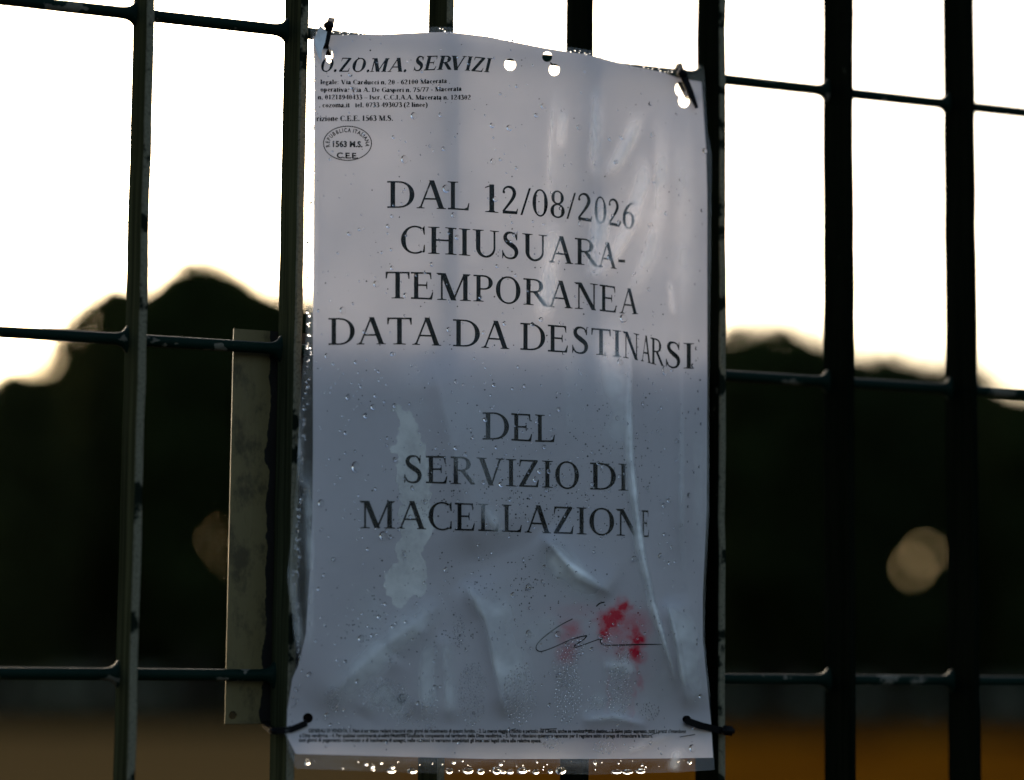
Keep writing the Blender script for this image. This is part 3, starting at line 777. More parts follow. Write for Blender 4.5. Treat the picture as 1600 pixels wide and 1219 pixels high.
def glyph(ch, k=1.0):
    g = Gl(k); T, N = g.T, g.N
    if ch == 'D': g.st(158, 0, 158, 662, T); g.hb(20, 320, 662 - N / 2, N * .85); g.hb(20, 320, N / 2, N * .85); g.arc(300, 331, 385, 331, -90, 90, T + 8); g.sf(158, 0, 276); g.sf(158, 662, 276)
    elif ch == 'A': g.st(98, 10, 352, 650, N + 4); g.st(612, 10, 370, 674, T + 12); g.hb(190, 490, 232, N); g.sf(100, 0, 195, N + 20); g.sf(608, 0, 230)
    elif ch == 'L': g.st(158, 0, 158, 662, T); g.sf(158, 662, 290); g.sf(158, 0, 276); g.hb(20, 560, N / 2, N * .9); g.poly((460, 0), (583, 0), (606, 178), (580, 178), (545, 75), (460, N * .8))
    elif ch in 'CG':
        g.arc(385, 331, 355, 346, 58, 302, T + 8); g.poly((560, 622), (600, 660), (622, 676), (630, 462), (602, 462), (575, 560)); 
        if ch == 'C': g.poly((560, 42), (585, 90), (604, 215), (630, 215), (630, 40), (600, 20))
        else: g.st(600, 20, 600, 320, T); g.sf(600, 330, 250); g.hb(480, 640, 22, 34)
    elif ch == 'H': g.st(158, 0, 158, 662, T); g.st(563, 0, 563, 662, T); g.hb(158, 563, 342, N + 2); [g.sf(x, y, 272) for x in (158, 563) for y in (0, 662)]
    elif ch == 'I': g.st(166, 0, 166, 662, T); g.sf(166, 0, 288); g.sf(166, 662, 288)
    elif ch == 'U':
        g.st(158, 225, 158, 662, T); g.st(570, 225, 570, 662, N + 6); g.sf(158, 662, 280); g.sf(570, 662, 230, N + 6)
        L, R_ = [], []
        for i in range(19):
            a = math.pi + math.pi * i / 18; f = i / 18; w = T + (N + 6 - T) * f; w = w * abs(math.cos(a)) + (56 - 14 * f) * (1 - abs(math.cos(a)))
            L.append((350 + 243 * math.cos(a), 226 + 240 * math.sin(a))) if False else None
            x0, x1 = 158 - T / 2, 570 + (N + 6) / 2; cx = (x0 + x1) / 2; rx = (x1 - x0) / 2
            L.append((cx + rx * math.cos(a), 226 + 240 * math.sin(a))); R_.append((cx + (rx - w) * math.cos(a), 226 + (240 - w) * math.sin(a)))
        g.strip(L, R_)
    elif ch == 'S':
        g.cv((425, 545, N), (395, 615, N), (300, 652, N + 4), (185, 632, T * .62), (125, 540, T * .92), (165, 440, T * 1.02), (280, 360, T * 1.12), (400, 275, T * 1.05), (442, 170, T * .95), (390, 52, T * .62), (270, 10, N + 4), (140, 40, N), (75, 130, N))
        g.poly((432, 600), (452, 676), (468, 676), (462, 470), (436, 470), (410, 560)); g.poly((42, -14), (40, 205), (66, 205), (92, 110), (70, 30))
    elif ch in 'RP':
        g.st(158, 0, 158, 662, T); g.hb(20, 320, 662 - N / 2, N * .85); g.sf(158, 0, 280); g.sf(158, 662, 276)
        if ch == 'R': g.arc(305, 488, 250, 174, -90, 90, T + 4); g.hb(158, 330, 333, N); g.st(615, 10, 335, 335, T + 14); g.poly((560, 0), (660, 0), (660, 20), (560, 26))
        else: g.arc(305, 480, 240, 182, -90, 90, T + 4); g.hb(158, 310, 317, N)
    elif ch == 'T':
        g.st(306, 0, 306, 662, T); g.sf(306, 0, 300); g.hb(20, 592, 642, N)
        g.poly((17, 662), (90, 662), (62, 590), (46, 492), (17, 492)); g.poly((595, 662), (522, 662), (550, 590), (566, 492), (595, 492))
    elif ch == 'E':
        g.st(158, 0, 158, 662, T); g.hb(20, 540, 642, N); g.hb(20, 560, 20, N); g.hb(158, 425, 345, N); g.sf(158, 0, 276); g.sf(158, 662, 276)
        g.poly((455, 662), (548, 662), (556, 498), (530, 498), (512, 590)); g.poly((460, 0), (572, 0), (602, 182), (574, 182), (535, 80)); g.poly((410, 345), (428, 250), (448, 250), (448, 440), (428, 440))
    elif ch == 'M':
        g.st(150, 0, 150, 650, N + 4); g.st(448, 0, 180, 662, T + 24); g.st(440, 0, 722, 662, N + 6); g.st(742, 0, 742, 662, T); g.sf(150, 0, 236, N); g.sf(742, 0, 276); g.sf(110, 662, 190); g.sf(775, 662, 190)
    elif ch in 'O0': g.arc(361, 331, 332, 346, 0, 360, T + 8) if ch == 'O' else g.arc(250, 331, 222, 346, 0, 360, T - 6)
    elif ch == 'N': g.st(150, 0, 150, 640, N + 2); g.st(598, 0, 160, 662, T + 22); g.st(600, 0, 600, 662, N + 2); g.sf(150, 0, 244, N); g.sf(110, 662, 190); g.sf(600, 662, 236, N)
    elif ch == 'V': g.st(368, -8, 130, 655, T + 12); g.st(372, -8, 590, 655, N + 4); g.sf(130, 662, 250); g.sf(590, 662, 210, N)
    elif ch == 'Z': g.hb(60, 560, 642, N); g.hb(22, 570, 20, N); g.st(85, 20, 505, 642, T + 22); g.poly((40, 662), (130, 662), (72, 590), (52, 498), (26, 498)); g.poly((470, 0), (572, 0), (596, 184), (570, 184), (530, 80))
    elif ch == '1': g.st(252, 0, 252, 672, T - 14); g.sf(252, 0, 270); g.poly((112, 566), (118, 600), (262, 676), (290, 676), (290, 630), (210, 620))
    elif ch == '2':
        g.cv((52, 505, N + 4), (85, 600, N + 6), (180, 655, T * .45), (310, 632, T * .72), (372, 520, T * .92), (325, 385, T * .78), (200, 225, N + 22), (48, 50, N + 8)); g.hb(36, 452, 38, 76); g.poly((400, 0), (450, 0), (476, 142), (454, 142), (420, 72)); g.dot(72, 520, 36)
    elif ch == '8': g.arc(250, 500, 182, 176, 0, 360, T - 18); g.arc(250, 168, 208, 182, 0, 360, T - 8)
    elif ch in '69':
        g.arc(256, 212, 220, 226, 0, 360, T - 6); g.cv((446, 672, N), (330, 640, N + 16), (195, 530, T * .75), (105, 370, T * .9), (82, 215, T * .9))
        if ch == '9': g.p = [[(500 - x, 662 - y) for x, y in p] for p in g.p]
    elif ch == '/': g.st(18, -12, 260, 676, N + 18)
    elif ch == '-': g.hb(39, 290, 222, 70)
    elif ch == '–': g.hb(10, 490, 222, 60)
    elif ch == '3': g.cv((60, 540, N), (120, 635, N + 10), (220, 650, T * .7), (325, 580, T * .9), (320, 450, T * .8), (190, 350, N)); g.cv((190, 360, N), (330, 325, T * .8), (395, 200, T), (340, 60, T * .8), (200, 15, N + 10), (60, 50, T * .7))
    elif ch == '4': g.st(360, 0, 360, 676, T - 10); g.hb(20, 475, 195, 66); g.st(45, 190, 345, 676, N + 6)
    elif ch == '5': g.hb(140, 430, 640, 66); g.st(100, 390, 165, 650, N); g.cv((85, 375, T * .6), (240, 380, T * .75), (380, 270, T), (365, 110, T * .9), (220, 20, N + 14), (50, 50, T * .6))
    elif ch == '7': g.hb(30, 455, 630, 72); g.st(185, 0, 425, 640, T * .75); g.poly((20, 500), (50, 500), (70, 600), (30, 660))
    elif ch == '.': g.dot(125, 46, 58 * k ** .5)
    elif ch == ':': g.dot(125, 46, 58); g.dot(125, 400, 58)
    elif ch in '()':
        g.cv((280, 690, N * .6), (120, 520, T * .7), (70, 250, T), (120, -30, T * .7), (280, -190, N * .6))
        if ch == ')': g.p = [[(330 - x, y) for x, y in p] for p in g.p]
    elif ch == 'a': g.cv((75, 350, T * .9), (150, 432, N + 10), (250, 425, T * .7), (302, 330, T), (302, 90, T), (345, 20, T * .6), (440, 45, N)); g.cv((302, 270, N), (160, 215, T * .6), (90, 120, T), (140, 35, T * .7), (230, 45, N), (302, 115, N))
    elif ch == 'e': g.arc(230, 225, 200, 235, 0, 320, T, N); g.hb(60, 425, 255, N)
    elif ch == 'c': g.arc(230, 225, 200, 235, 45, 322, T, N); g.dot(345, 350, 55)
    elif ch == 'o': g.arc(250, 225, 225, 235, 0, 360, T, N)
    elif ch == 'g': g.arc(225, 310, 180, 150, 0, 360, T * .85, N); g.arc(240, -105, 215, 105, 0, 360, N + 40, N + 10); g.cv((150, 190, N), (100, 120, T * .6), (180, 60, T * .7), (330, 20, T * .6)); g.hb(360, 480, 420, N + 10)
    elif ch in 'nmu':
        g.st(115, 0, 115, 450, T); g.st(385, 0, 385, 310, T); g.cv((115, 340, N), (230, 425, T * .5), (350, 400, T * .9), (385, 290, T)); g.sf(115, 0, 215); g.sf(385, 0, 215); g.hb(20, 115, 432, N)
        if ch == 'm': g.st(655, 0, 655, 310, T); g.cv((385, 340, N), (500, 425, T * .5), (620, 400, T * .9), (655, 290, T)); g.sf(655, 0, 215)
        if ch == 'u': g.p = [[(500 - x, 450 - y) for x, y in p] for p in g.p]
    elif ch == 'r': g.st(115, 0, 115, 450, T); g.cv((115, 320, N), (200, 420, N + 20), (320, 405, T)); g.sf(115, 0, 240); g.hb(15, 115, 432, N)
    elif ch == 'l': g.st(139, 0, 139, 683, T); g.sf(139, 0, 240); g.hb(30, 139, 660, N)
    elif ch == 'i': g.st(139, 0, 139, 450, T); g.sf(139, 0, 240); g.hb(30, 139, 432, N); g.dot(139, 600, 62)
    elif ch == 't': g.st(140, 60, 140, 560, T); g.hb(15, 265, 432, N); g.cv((140, 90, T), (170, 25, T * .7), (270, 55, N))
    elif ch == 'd': g.arc(235, 225, 205, 235, 0, 360, T, N); g.st(385, 0, 385, 683, T); g.hb(280, 385, 660, N); g.hb(385, 490, 22, N)
    elif ch == 'p': g.st(115, -215, 115, 450, T); g.arc(265, 225, 205, 235, 0, 360, T, N); g.sf(115, -215, 240); g.hb(10, 115, 432, N)
    elif ch == 'v': g.st(255, -8, 95, 450, T + 10); g.st(258, -8, 405, 450, N + 4); g.sf(95, 440, 190); g.sf(405, 440, 150, N)
    elif ch == 's': g.p = [[(x * .74, y * .69) for x, y in p] for p in glyph('S', k * 1.2).p]
    elif ch == 'z': g.p = [[(x * .72, y * .68) for x, y in p] for p in glyph('Z', k * 1.2).p]
    return g
ADV = dict(zip('ACDEGHILMNOPRSTUVZ', (722, 667, 722, 611, 722, 722, 360, 611, 889, 722, 722, 580, 667, 556, 611, 722, 722, 611)))
ADV.update({c: 500 for c in '0123456789'}); ADV.update(dict(zip('acdegilmnoprstuvz.:-–/() ', (460, 444, 530, 444, 500, 278, 278, 780, 520, 500, 520, 400, 380, 300, 530, 500, 444, 250, 290, 333, 500, 278, 333, 333, 250))))
class Line:
    def __init__(s): s.v = []; s.f = []
    def add(s, polys, fn):
        for p in polys:
            b = len(s.v); s.v += [fn(x, y) for x, y in p]
            if len(p) <= 4: s.f.append(tuple(range(b, b + len(p))))
            else: s.f += [tuple(b + i for i in t) for t in poly_tris(p)]
def placed_line(chars, k=1.0, shear=0.0):
    """chars: (character, x0, x1, top, base) as inked on the sheet"""
    L = Line(); xc = [(c[1] + c[2]) / 2 for c in chars]; tops = [c[3] for c in chars]; bots = [c[4] for c in chars]
    for ch, x0, x1, _, _ in chars:
        ps = glyph(ch, k).p
        if shear: ps = [[(x + shear * y, y) for x, y in p] for p in ps]
        mn = min(x for p in ps for x, y in p); mx = max(x for p in ps for x, y in p)
        def fn(x, y):
            X = x0 + (x - mn) / (mx - mn) * (x1 - x0)
            yb, yt = np.interp(X, xc, bots), np.interp(X, xc, tops)
            return (X, yb + (yt - yb) * y / 662)
        L.add(ps, fn)
    return L
def run_line(text, x0, x1, basepts, cap, k=2.0):
    L = Line(); w = sum(ADV[c] for c in text); sc = (x1 - x0) / w; x = x0
    bx, by = zip(*basepts)
    for c in text:
        if c != ' ':
            L.add(glyph(c, k).p, lambda a, b: (x + a * sc, np.interp(x + a * sc, bx, by) - b / 662 * cap))
        x += ADV[c] * sc
    return L
BIG = [
 [('D', 605, 647.7, 283, 325), ('A', 650.8, 697, 282.5, 326), ('L', 699.4, 733.4, 284, 328), ('1', 757.7, 778.8, 289, 332), ('2', 785, 809.5, 292, 334.6), ('/', 813, 829.6, 294.5, 335.7), ('0', 832, 856, 296.5, 337.8), ('8', 860, 882.5, 298.5, 340), ('/', 885, 900, 302, 342), ('2', 903, 925.4, 303, 345.4), ('0', 929, 947.5, 308, 349), ('2', 951, 969, 312, 353.5), ('6', 973, 991, 318, 357)],
 [('C', 626.5, 664, 353.5, 395.8), ('H', 669, 713.4, 354.8, 397.3), ('I', 716.9, 734.8, 357.4, 399.3), ('U', 738.5, 779.7, 359.5, 402), ('S', 784.6, 810, 363, 404.5), ('U', 816, 855, 366, 407.6), ('A', 857, 895.6, 369.8, 411.5), ('R', 898, 934, 373, 414.5), ('A', 934, 963.7, 379.5, 418.5), ('-', 966, 976.8, 381, 422)],
 [('T', 602.6, 640, 424.6, 466.3), ('E', 642, 677, 425.3, 467.6), ('M', 682, 735.7, 427.5, 469.6), ('P', 739.6, 770, 430, 471.5), ('O', 774.7, 813.3, 432.8, 474.3), ('R', 817.7, 856, 436, 477.3), ('A', 856, 894.6, 439.3, 481), ('N', 897.5, 934.4, 442, 483.6), ('E', 937, 963.4, 446, 487.5), ('A', 968, 997, 451.5, 491)],
 [('D', 513, 554.4, 497, 539), ('A', 557, 603, 496.3, 538), ('T', 605, 643.4, 496.2, 538.2), ('A', 644, 689.4, 497, 539.5), ('D', 707.8, 749.8, 499.6, 542), ('A', 752, 796, 502, 544.6), ('D', 813, 852, 505.5, 547.6), ('E', 856, 887.5, 508.5, 550.5), ('S', 894, 919, 511.3, 552.5), ('T', 924, 954.3, 513.5, 555), ('I', 957, 971, 516, 557.3), ('N', 973, 999, 519.5, 561), ('A', 1001.6, 1017, 525, 566), ('R', 1016.5, 1037, 529.5, 571), ('S', 1040.5, 1063, 534.8, 575), ('I', 1068, 1084.5, 536.5, 576.3)],
 [('D', 754, 795.5, 644.3, 687), ('E', 799, 831.5, 646.6, 689.3), ('L', 836, 867, 648.4, 691)],
 [('S', 631.6, 659, 712, 754.5), ('E', 665.5, 699, 712.6, 755.4), ('R', 704, 742.8, 713.8, 756.8), ('V', 744.6, 788, 715.7, 758), ('I', 790.5, 806.6, 717.5, 760), ('Z', 811, 842, 718.6, 761), ('I', 847, 863.6, 720, 762), ('O', 867.6, 904.6, 721.6, 763.5), ('D', 922, 962.4, 723.4, 765.4), ('I', 966.4, 981.7, 724.8, 766.8)],
 [('M', 561.7, 617.7, 782.5, 825.5), ('A', 620, 666, 783.6, 826.6), ('C', 669.7, 705.8, 785, 828), ('E', 710.6, 742, 786.2, 829), ('L', 747, 779, 787.6, 830.3), ('L', 784, 815.3, 788.8, 831.3), ('A', 819.8, 861, 790.3, 833), ('Z', 865, 896, 792, 834), ('I', 901, 916.4, 793, 835), ('O', 921, 959.7, 794.4, 836), ('N', 962.7, 1000, 795.6, 837.4), ('E', 1002.6, 1014, 797.8, 839.4)],
]
BL = ['large serif line reading DAL 12/08/2026', 'large serif line reading CHIUSUARA-', 'large serif line reading TEMPORANEA', 'large serif line reading DATA DA DESTINARSI', 'large serif line reading DEL', 'large serif line reading SERVIZIO DI', 'large serif line reading MACELLAZIONE']
for chars, lb in zip(BIG, BL):
    L = placed_line(chars, 1.1)
    o = mapped('printed_line', L.v, L.f, M_ink, notice, .12, 6); o['label'] = lb
HEAD = [('O', 501.7, 521.3, 90, 112), ('.', 521.5, 526, 90, 112), ('Z', 529, 549.8, 90.6, 112), ('O', 550.7, 572, 91, 112.4), ('.', 572.8, 577, 91, 112.4), ('M', 577, 609, 91, 112.4), ('A', 605, 629, 91, 112.4), ('.', 630.5, 635, 90.5, 112.2), ('S', 646, 663, 88.2, 110.6), ('E', 662, 684, 87.4, 109.6), ('R', 682.5, 705.7, 87, 109), ('V', 705.7, 730, 87.2, 109.6), ('I', 726, 739.6, 88, 110.7), ('Z', 736, 759, 89.2, 112), ('I', 756, 769.7, 91, 113)]
L = placed_line(HEAD, 1.6, .26)
mapped('heading_print', L.v, L.f, M_ink, notice, .12, 8)['label'] = 'bold italic heading reading O.ZO.MA. SERVIZI'
for txt, x0, x1, bp, cap in [
    ('legale: Via Carducci n. 20 - 62100 Macerata', 500.5, 698.5, [(500, 131.6), (590, 132), (640, 131.8), (698, 129.6)], 7.0),
    ('operativa: Via A. De Gasperi n. 75/77 - Macerata', 500.5, 721.5, [(500, 143.2), (560, 143.8), (640, 144), (721, 142)], 7.0),
    ('n. 01218940433 – Iscr. C.C.I.A.A. Macerata n. 124302', 496.5, 735.8, [(496, 155.4), (620, 155.6), (735, 155.8)], 7.2),
    ('. cozoma.it   tel. 0733 493073 (2 linee)', 498, 668, [(498, 167.9), (668, 167.2)], 7.2),
    ('rizione C.E.E. 1563 M.S.', 494.5, 614.5, [(494, 189.4), (614, 188.6)], 8.2)]:
    L = run_line(txt, x0, x1, bp, cap)
    mapped('small_print', L.v, L.f, M_ink, notice, .12)['label'] = 'small bold serif line reading ' + txt.strip(' .')
def font_mesh(text, bold=0.0):
    cu = bpy.data.curves.new('t', 'FONT'); cu.body = text; cu.size = 1.0; cu.offset = bold; cu.resolution_u = 3
    o = bpy.data.objects.new('t', cu); COL.objects.link(o)
    dg = bpy.context.evaluated_depsgraph_get(); me = o.evaluated_get(dg).to_mesh()
    V = np.array([v.co[:2] for v in me.vertices]).reshape(-1, 2); F = [tuple(p.vertices) for p in me.polygons]
    bpy.data.objects.remove(o); bpy.data.curves.remove(cu)
    return V, F
def fit_font(text, x0, x1, yt, yb, bold, slope=0.0, full=False):
    V, F = font_mesh(text, bold)
    a, b = V.min(0), V.max(0)
    if full: a = (a[0], -.0); b = (b[0], .70)
    X = x0 + (V[:, 0] - a[0]) / (b[0] - a[0]) * (x1 - x0)
    Y = yb + (V[:, 1] - a[1]) / (b[1] - a[1]) * (yt - yb) + slope * (X - x0)
    return list(zip(X, Y)), F
# health mark: oval ring with lettering
SV, SFc = [], []
def addm(v, f):
    b = len(SV); SV.extend(v); SFc.extend(tuple(b + i for i in q) for q in f)
ring = []
for i in range(72):
    a = 6.28318 * i / 72
    for e in (0, 1.5): ring.append((543 + (38.2 - e) * math.cos(a), 224 + (27.4 - e) * math.sin(a)))
addm(ring, [(2 * i, 2 * i + 1, (2 * i + 3) % 144, (2 * i + 2) % 144) for i in range(72)])
addm(*fit_font('1563 M.S.', 520, 566.5, 219.8, 230, .04, .012))
addm(*fit_font('C.E.E.', 526, 559.5, 238, 247.4, .035, .03))
arc_t = 'REPUBBLICA ITALIANA'
wd = {'I': .45, ' ': .45, 'B': 1.0, 'L': .85, 'R': 1.05, 'C': 1.1, 'A': 1.0, 'N': 1.1, 'U': 1.05, 'E': .95, 'P': .95, 'T': .9}
tw = sum(wd[c] for c in arc_t); acc = 0
# equal steps along the oval's arc
TA = np.linspace(math.radians(197), math.radians(-14), 400); ex, ey = 543 + 31.2 * np.cos(TA), 224.5 - 21.0 * np.sin(TA)
ss = np.concatenate([[0], np.cumsum(np.hypot(np.diff(ex), np.diff(ey)))])
for c in arc_t:
    s = (acc + wd[c] / 2) / tw * ss[-1]; acc += wd[c]
    if c == ' ': continue
    a = np.interp(s, ss, TA); cx, cy = 543 + 31.2 * math.cos(a), 224.5 - 21.0 * math.sin(a)
    tx, ty = 31.2 * math.sin(a), 21.0 * math.cos(a); q = math.hypot(tx, ty); tx, ty = tx / q, ty / q
    V, F = font_mesh(c, .035); V = V - (V.min(0) + V.max(0)) / 2
    sx = 6.6; sy = 8.6
    addm([(cx + tx * x * sx + ty * y * sy, cy + ty * x * sx - tx * y * sy) for x, y in V], F)
mapped('health_mark', SV, SFc, M_ink, notice, .12)['label'] = 'oval mark reading REPUBBLICA ITALIANA 1563 M.S. C.E.E.'
for txt, x0, x1, y, sl in [
    ("GENERALI DI VENDITA. 1. Non si accettano reclami trascorsi otto giorni dal ricevimento di quanto fornito. - 2. La merce viaggia a rischio e pericolo del Cliente, anche se venduta franco destino. - 3. Salvo patto espresso, tutti i prezzi s'intendono", 482, 1072, 1144.5, .0015),
    ("a Ditta venditrice. - 4. Per qualsiasi controversia si adirà l'Autorità Giudiziaria competente nel territorio della Ditta venditrice. - 5. Non si rilasciano quietanze separate: per il regolare saldo si prega di rimandare la fattura.", 468, 1020, 1152.0, .001),
    ("suoi giorni di pagamento convenuto o di insolvenza di assegni, nelle cessioni vi verranno addebitati gli interessi legali oltre alle relative spese.", 467, 846, 1159.0, .003)]:
    v, f = fit_font(txt, x0, x1, y - 5.8, y, .035, sl, True)
    mapped('small_print', v, f, M_ink, notice, .12)['label'] = 'tiny sans line of sales conditions'
# signature and the thin rubbed border of the stamp
def pen(paths, w):
    V, F = [], []
    for P in paths:
        g = Gl(); g.cv(*[(x, y, w * random.uniform(.75, 1.2)) for x, y in P])
        for q in g.p:
            b = len(V); V += q; F.append((b, b + 1, b + 2, b + 3))
    return V, F
def zz(pts): return [(780 + x / 3.595, 880 + y / 3.595) for x, y in pts]
v, f = pen([zz([(412, 313), (350, 345), (290, 385), (230, 435), (208, 468), (213, 489), (240, 495), (300, 475), (390, 435), (450, 415), (492, 407)]),
            zz([(492, 407), (476, 428), (428, 460), (424, 474), (470, 460), (530, 438), (582, 419)]), zz([(582, 419), (570, 432), (573, 450), (602, 460), (700, 460), (800, 457), (912, 457), (930, 465), (941, 486)]),
            zz([(545, 243), (565, 226), (592, 219)])], 1.9)
mapped('signature', v, f, M_pen, notice, .13)['label'] = 'thin black pen signature across the red smear'

# short slits pressed into the film over the small print
SL = [(795, 1141, 806, 1138), (845, 1139, 870, 1138), (900, 1142, 925, 1140), (948, 1144, 972, 1142), (1018, 1147, 1030, 1144), (1062, 1151, 1086, 1147), (590, 1150, 640, 1146)]
M_slit = simple('slit_grime', (0.02, 0.02, 0.016), .7)
for a, b, c, d in SL:
    mapped('slit', [(a, b), (c, d), (c, d + 1.5), (a, b + 1.2)], [(0, 1, 2, 3)], M_slit, sleeve, .03, 8, pt_film)

# crumpled corner of the sleeve at the upper left, and the torn paper corner in it
def crumple(name, outline, amp, mat, parent, z0, n=3, seed=1):
    r = random.Random(seed)
    c = (sum(p[0] for p in outline) / len(outline), sum(p[1] for p in outline) / len(outline))
    V, F, D = [], [], []; m = len(outline)
    for k in range(n):
        f = 1 - k / n
        for p in outline: V.append((c[0] + (p[0] - c[0]) * f, c[1] + (p[1] - c[1]) * f)); D.append(z0 + r.uniform(-amp, amp))
    V.append(c); D.append(z0 + amp)
    for k in range(n - 1):
        for i in range(m): F.append((k * m + i, k * m + (i + 1) % m, (k + 1) * m + (i + 1) % m, (k + 1) * m + i))
    for i in range(m): F.append(((n - 1) * m + i, (n - 1) * m + (i + 1) % m, n * m))
    V = np.array(V); Q = unproject(V[:, 0], V[:, 1], .0015 + np.array(D) * .001)
    o = pyobj(name, Q, F, mat, parent)
    return o
crumple('crumpled_corner', [(484, 22), (489, 30), (497, 38), (505, 41), (509, 47), (506, 58), (500, 66), (492, 60), (486, 48)], 1.6, M_film, sleeve, 5.5, 3, 4)
crumple('crumpled_strip', [(485, 46), (492, 60), (497, 76), (503, 96), (499, 101), (492, 90), (487, 70)], 1.0, M_film, sleeve, 5.5, 3, 5)
M_flap = simple('loose_paper', (0.72, 0.72, 0.74), .9, .1)
fl = [(491, 62), (500, 39), (511, 50), (508, 66), (503, 80), (502, 96), (497, 88), (493, 76)]
V = np.array(fl, float); Q = unproject(V[:, 0], V[:, 1], .0015 + np.array([5.2, 7.4, 6.6, 5.8, 5.4, 4.8, 4.9, 5.0]) * .001)
Qb = Q + np.array([0, .00012, 0])
n = len(fl); T_ = poly_tris(fl)
pyobj('torn_corner', np.concatenate([Q, Qb]), T_ + [tuple(n + i for i in reversed(t)) for t in T_] + [(i, (i + 1) % n, n + (i + 1) % n, n + i) for i in range(n)], M_flap, notice)

# ------------------------------------------------------------------ cable ties
M_tie = simple('black_nylon', (0.004, 0.004, 0.0045), .5, .06)
def tie(path, width, head, label, tail=None, wdir='auto'):
    """closed strap following a path of 3-D points, plus its locking head"""
    root = empty('cable_tie', tuple(path[0])); tag(root, label, 'cable tie', 'cable ties holding the sleeve')
    P = [Vector(p) for p in path]; n = len(P); cen = sum(P, Vector()) / n
    # closed strap: densified path with rounded corners
    Q = []
    for i in range(n):
        for t in (0, .25, .5, .75): Q.append(P[i].lerp(P[(i + 1) % n], t))
    for _ in range(2):
        Q = [q for i in range(len(Q)) for q in (Q[i].lerp(Q[(i + 1) % len(Q)], .25), Q[i].lerp(Q[(i + 1) % len(Q)], .75))]
    nrm = Vector()
    for i in range(len(Q)): nrm += (Q[i] - cen).cross(Q[(i + 1) % len(Q)] - cen)
    nrm.normalize()
    bm = bmesh.new(); rings = []
    for i in range(len(Q)):
        t = (Q[(i + 1) % len(Q)] - Q[i - 1]).normalized(); o = t.cross(nrm).normalized()
        rings.append([bm.verts.new(Q[i] + nrm * a * width / 2 + o * b * .0006) for a, b in ((-1, -1), (1, -1), (1, 1), (-1, 1))])
    for i in range(len(Q)):
        a, b = rings[i], rings[(i + 1) % len(Q)]
        for k in range(4): bm.faces.new((a[k], a[(k + 1) % 4], b[(k + 1) % 4], b[k]))
    bmesh.ops.recalc_face_normals(bm, faces=bm.faces)
    bmobj('strap', bm, M_tie, root)
    hp, hs, ha = head
    bm = bmesh.new(); bmesh.ops.create_cube(bm, size=1.0)
    bmesh.ops.scale(bm, vec=hs, verts=bm.verts); bmesh.ops.bevel(bm, geom=bm.edges[:], offset=min(hs) * .25, segments=2, affect='EDGES')
    bmesh.ops.rotate(bm, cent=(0, 0, 0), matrix=Matrix.Rotation(ha, 3, 'Y'), verts=bm.verts); bmesh.ops.translate(bm, vec=hp, verts=bm.verts)
    bmobj('head', bm, M_tie, root, True)
    if tail:
        bm = bmesh.new(); rs = []
        for i, p in enumerate(tail):
            p = Vector(p); t = (Vector(tail[min(i + 1, len(tail) - 1)]) - Vector(tail[max(i - 1, 0)])).normalized()
            o = t.cross(Vector((0, 1, 0))).normalized(); w = width * (.5 if i < len(tail) - 1 else .18)
            rs.append([bm.verts.new(p + o * a * w + Vector((0, b * .0006, 0))) for a, b in ((-1, -1), (1, -1), (1, 1), (-1, 1))])
        for a, b in zip(rs, rs[1:]):
            for k in range(4): bm.faces.new((a[k], a[(k + 1) % 4], b[(k + 1) % 4], b[k]))
        bm.faces.new(rs[0][::-1]); bm.faces.new(rs[-1])
        bmobj('tail', bm, M_tie, root)
    return root
def U(px, py, dmm): return tuple(unproject(px, py, dmm * .001))
def back(p, y): return (p[0], y, p[2])
# upper left: round the first rod, through the torn hole
a, b = U(508, 73, 6.5), U(514, 42, 7.5)
zr = Z0 + .264
tie([a, b, (b[0] + .005, .004, zr + .0034), (b[0] + .010, ROD_Y + .0040, zr + .0030), (b[0] + .010, ROD_Y + .0040, zr - .0035), (a[0] + .005, .004, a[2] - .0005)],
    .0027, (U(513.5, 40, 8.5), (.0036, .004, .0030), .05), 'black cable tie at the upper left corner of the sleeve, by the italic heading')
a, b = U(1080, 150, 6.5), U(1067, 119, 7.5)
tie([a, b, (b[0] + .005, .006, zr + .0014), (b[0] + .012, ROD_Y + .0042, zr + .0022), (b[0] + .014, ROD_Y + .0042, zr - .003), (a[0] + .005, .006, a[2] + .002)],
    .0026, (U(1066, 115, 8.5), (.0040, .004, .0034), .1), 'black cable tie at the upper right corner beside two white punched holes',
    [U(1068, 118, 8), U(1078, 143, 7.5), U(1089, 169, 6.5)])
a = U(479, 1130, 6.0)
x1 = PITCH - TH
tie([a, U(455, 1140, 6.0), U(430, 1142, 4.0), (x1 - .004, .008, U(430, 1143, 0)[2]), (x1 - .0025, DEPTH + .0012, a[2] - .001), (x1 + .006, DEPTH + .0012, a[2]), (x1 + .0085, .010, a[2])],
    .0024, (U(427, 1142, 2.5), (.0034, .004, .0026), .1), 'black cable tie at the lower left corner, looped round the bar')
a = U(1072, 1126, 6.0); x5 = PITCH * 4
tie([a, U(1095, 1134, 6.5), U(1125, 1141, 4.5), (x5 + .003, .008, U(1136, 1142, 0)[2]), (x5 + .002, DEPTH + .0012, U(1136, 1142, 0)[2]), (x5 - .006, DEPTH + .0012, a[2] - .002), (x5 - .012, .010, a[2])],
    .0029, (U(1137, 1142, 4.5), (.0056, .0042, .0040), .12), 'black cable tie at the lower right corner with its head over the bar edge')

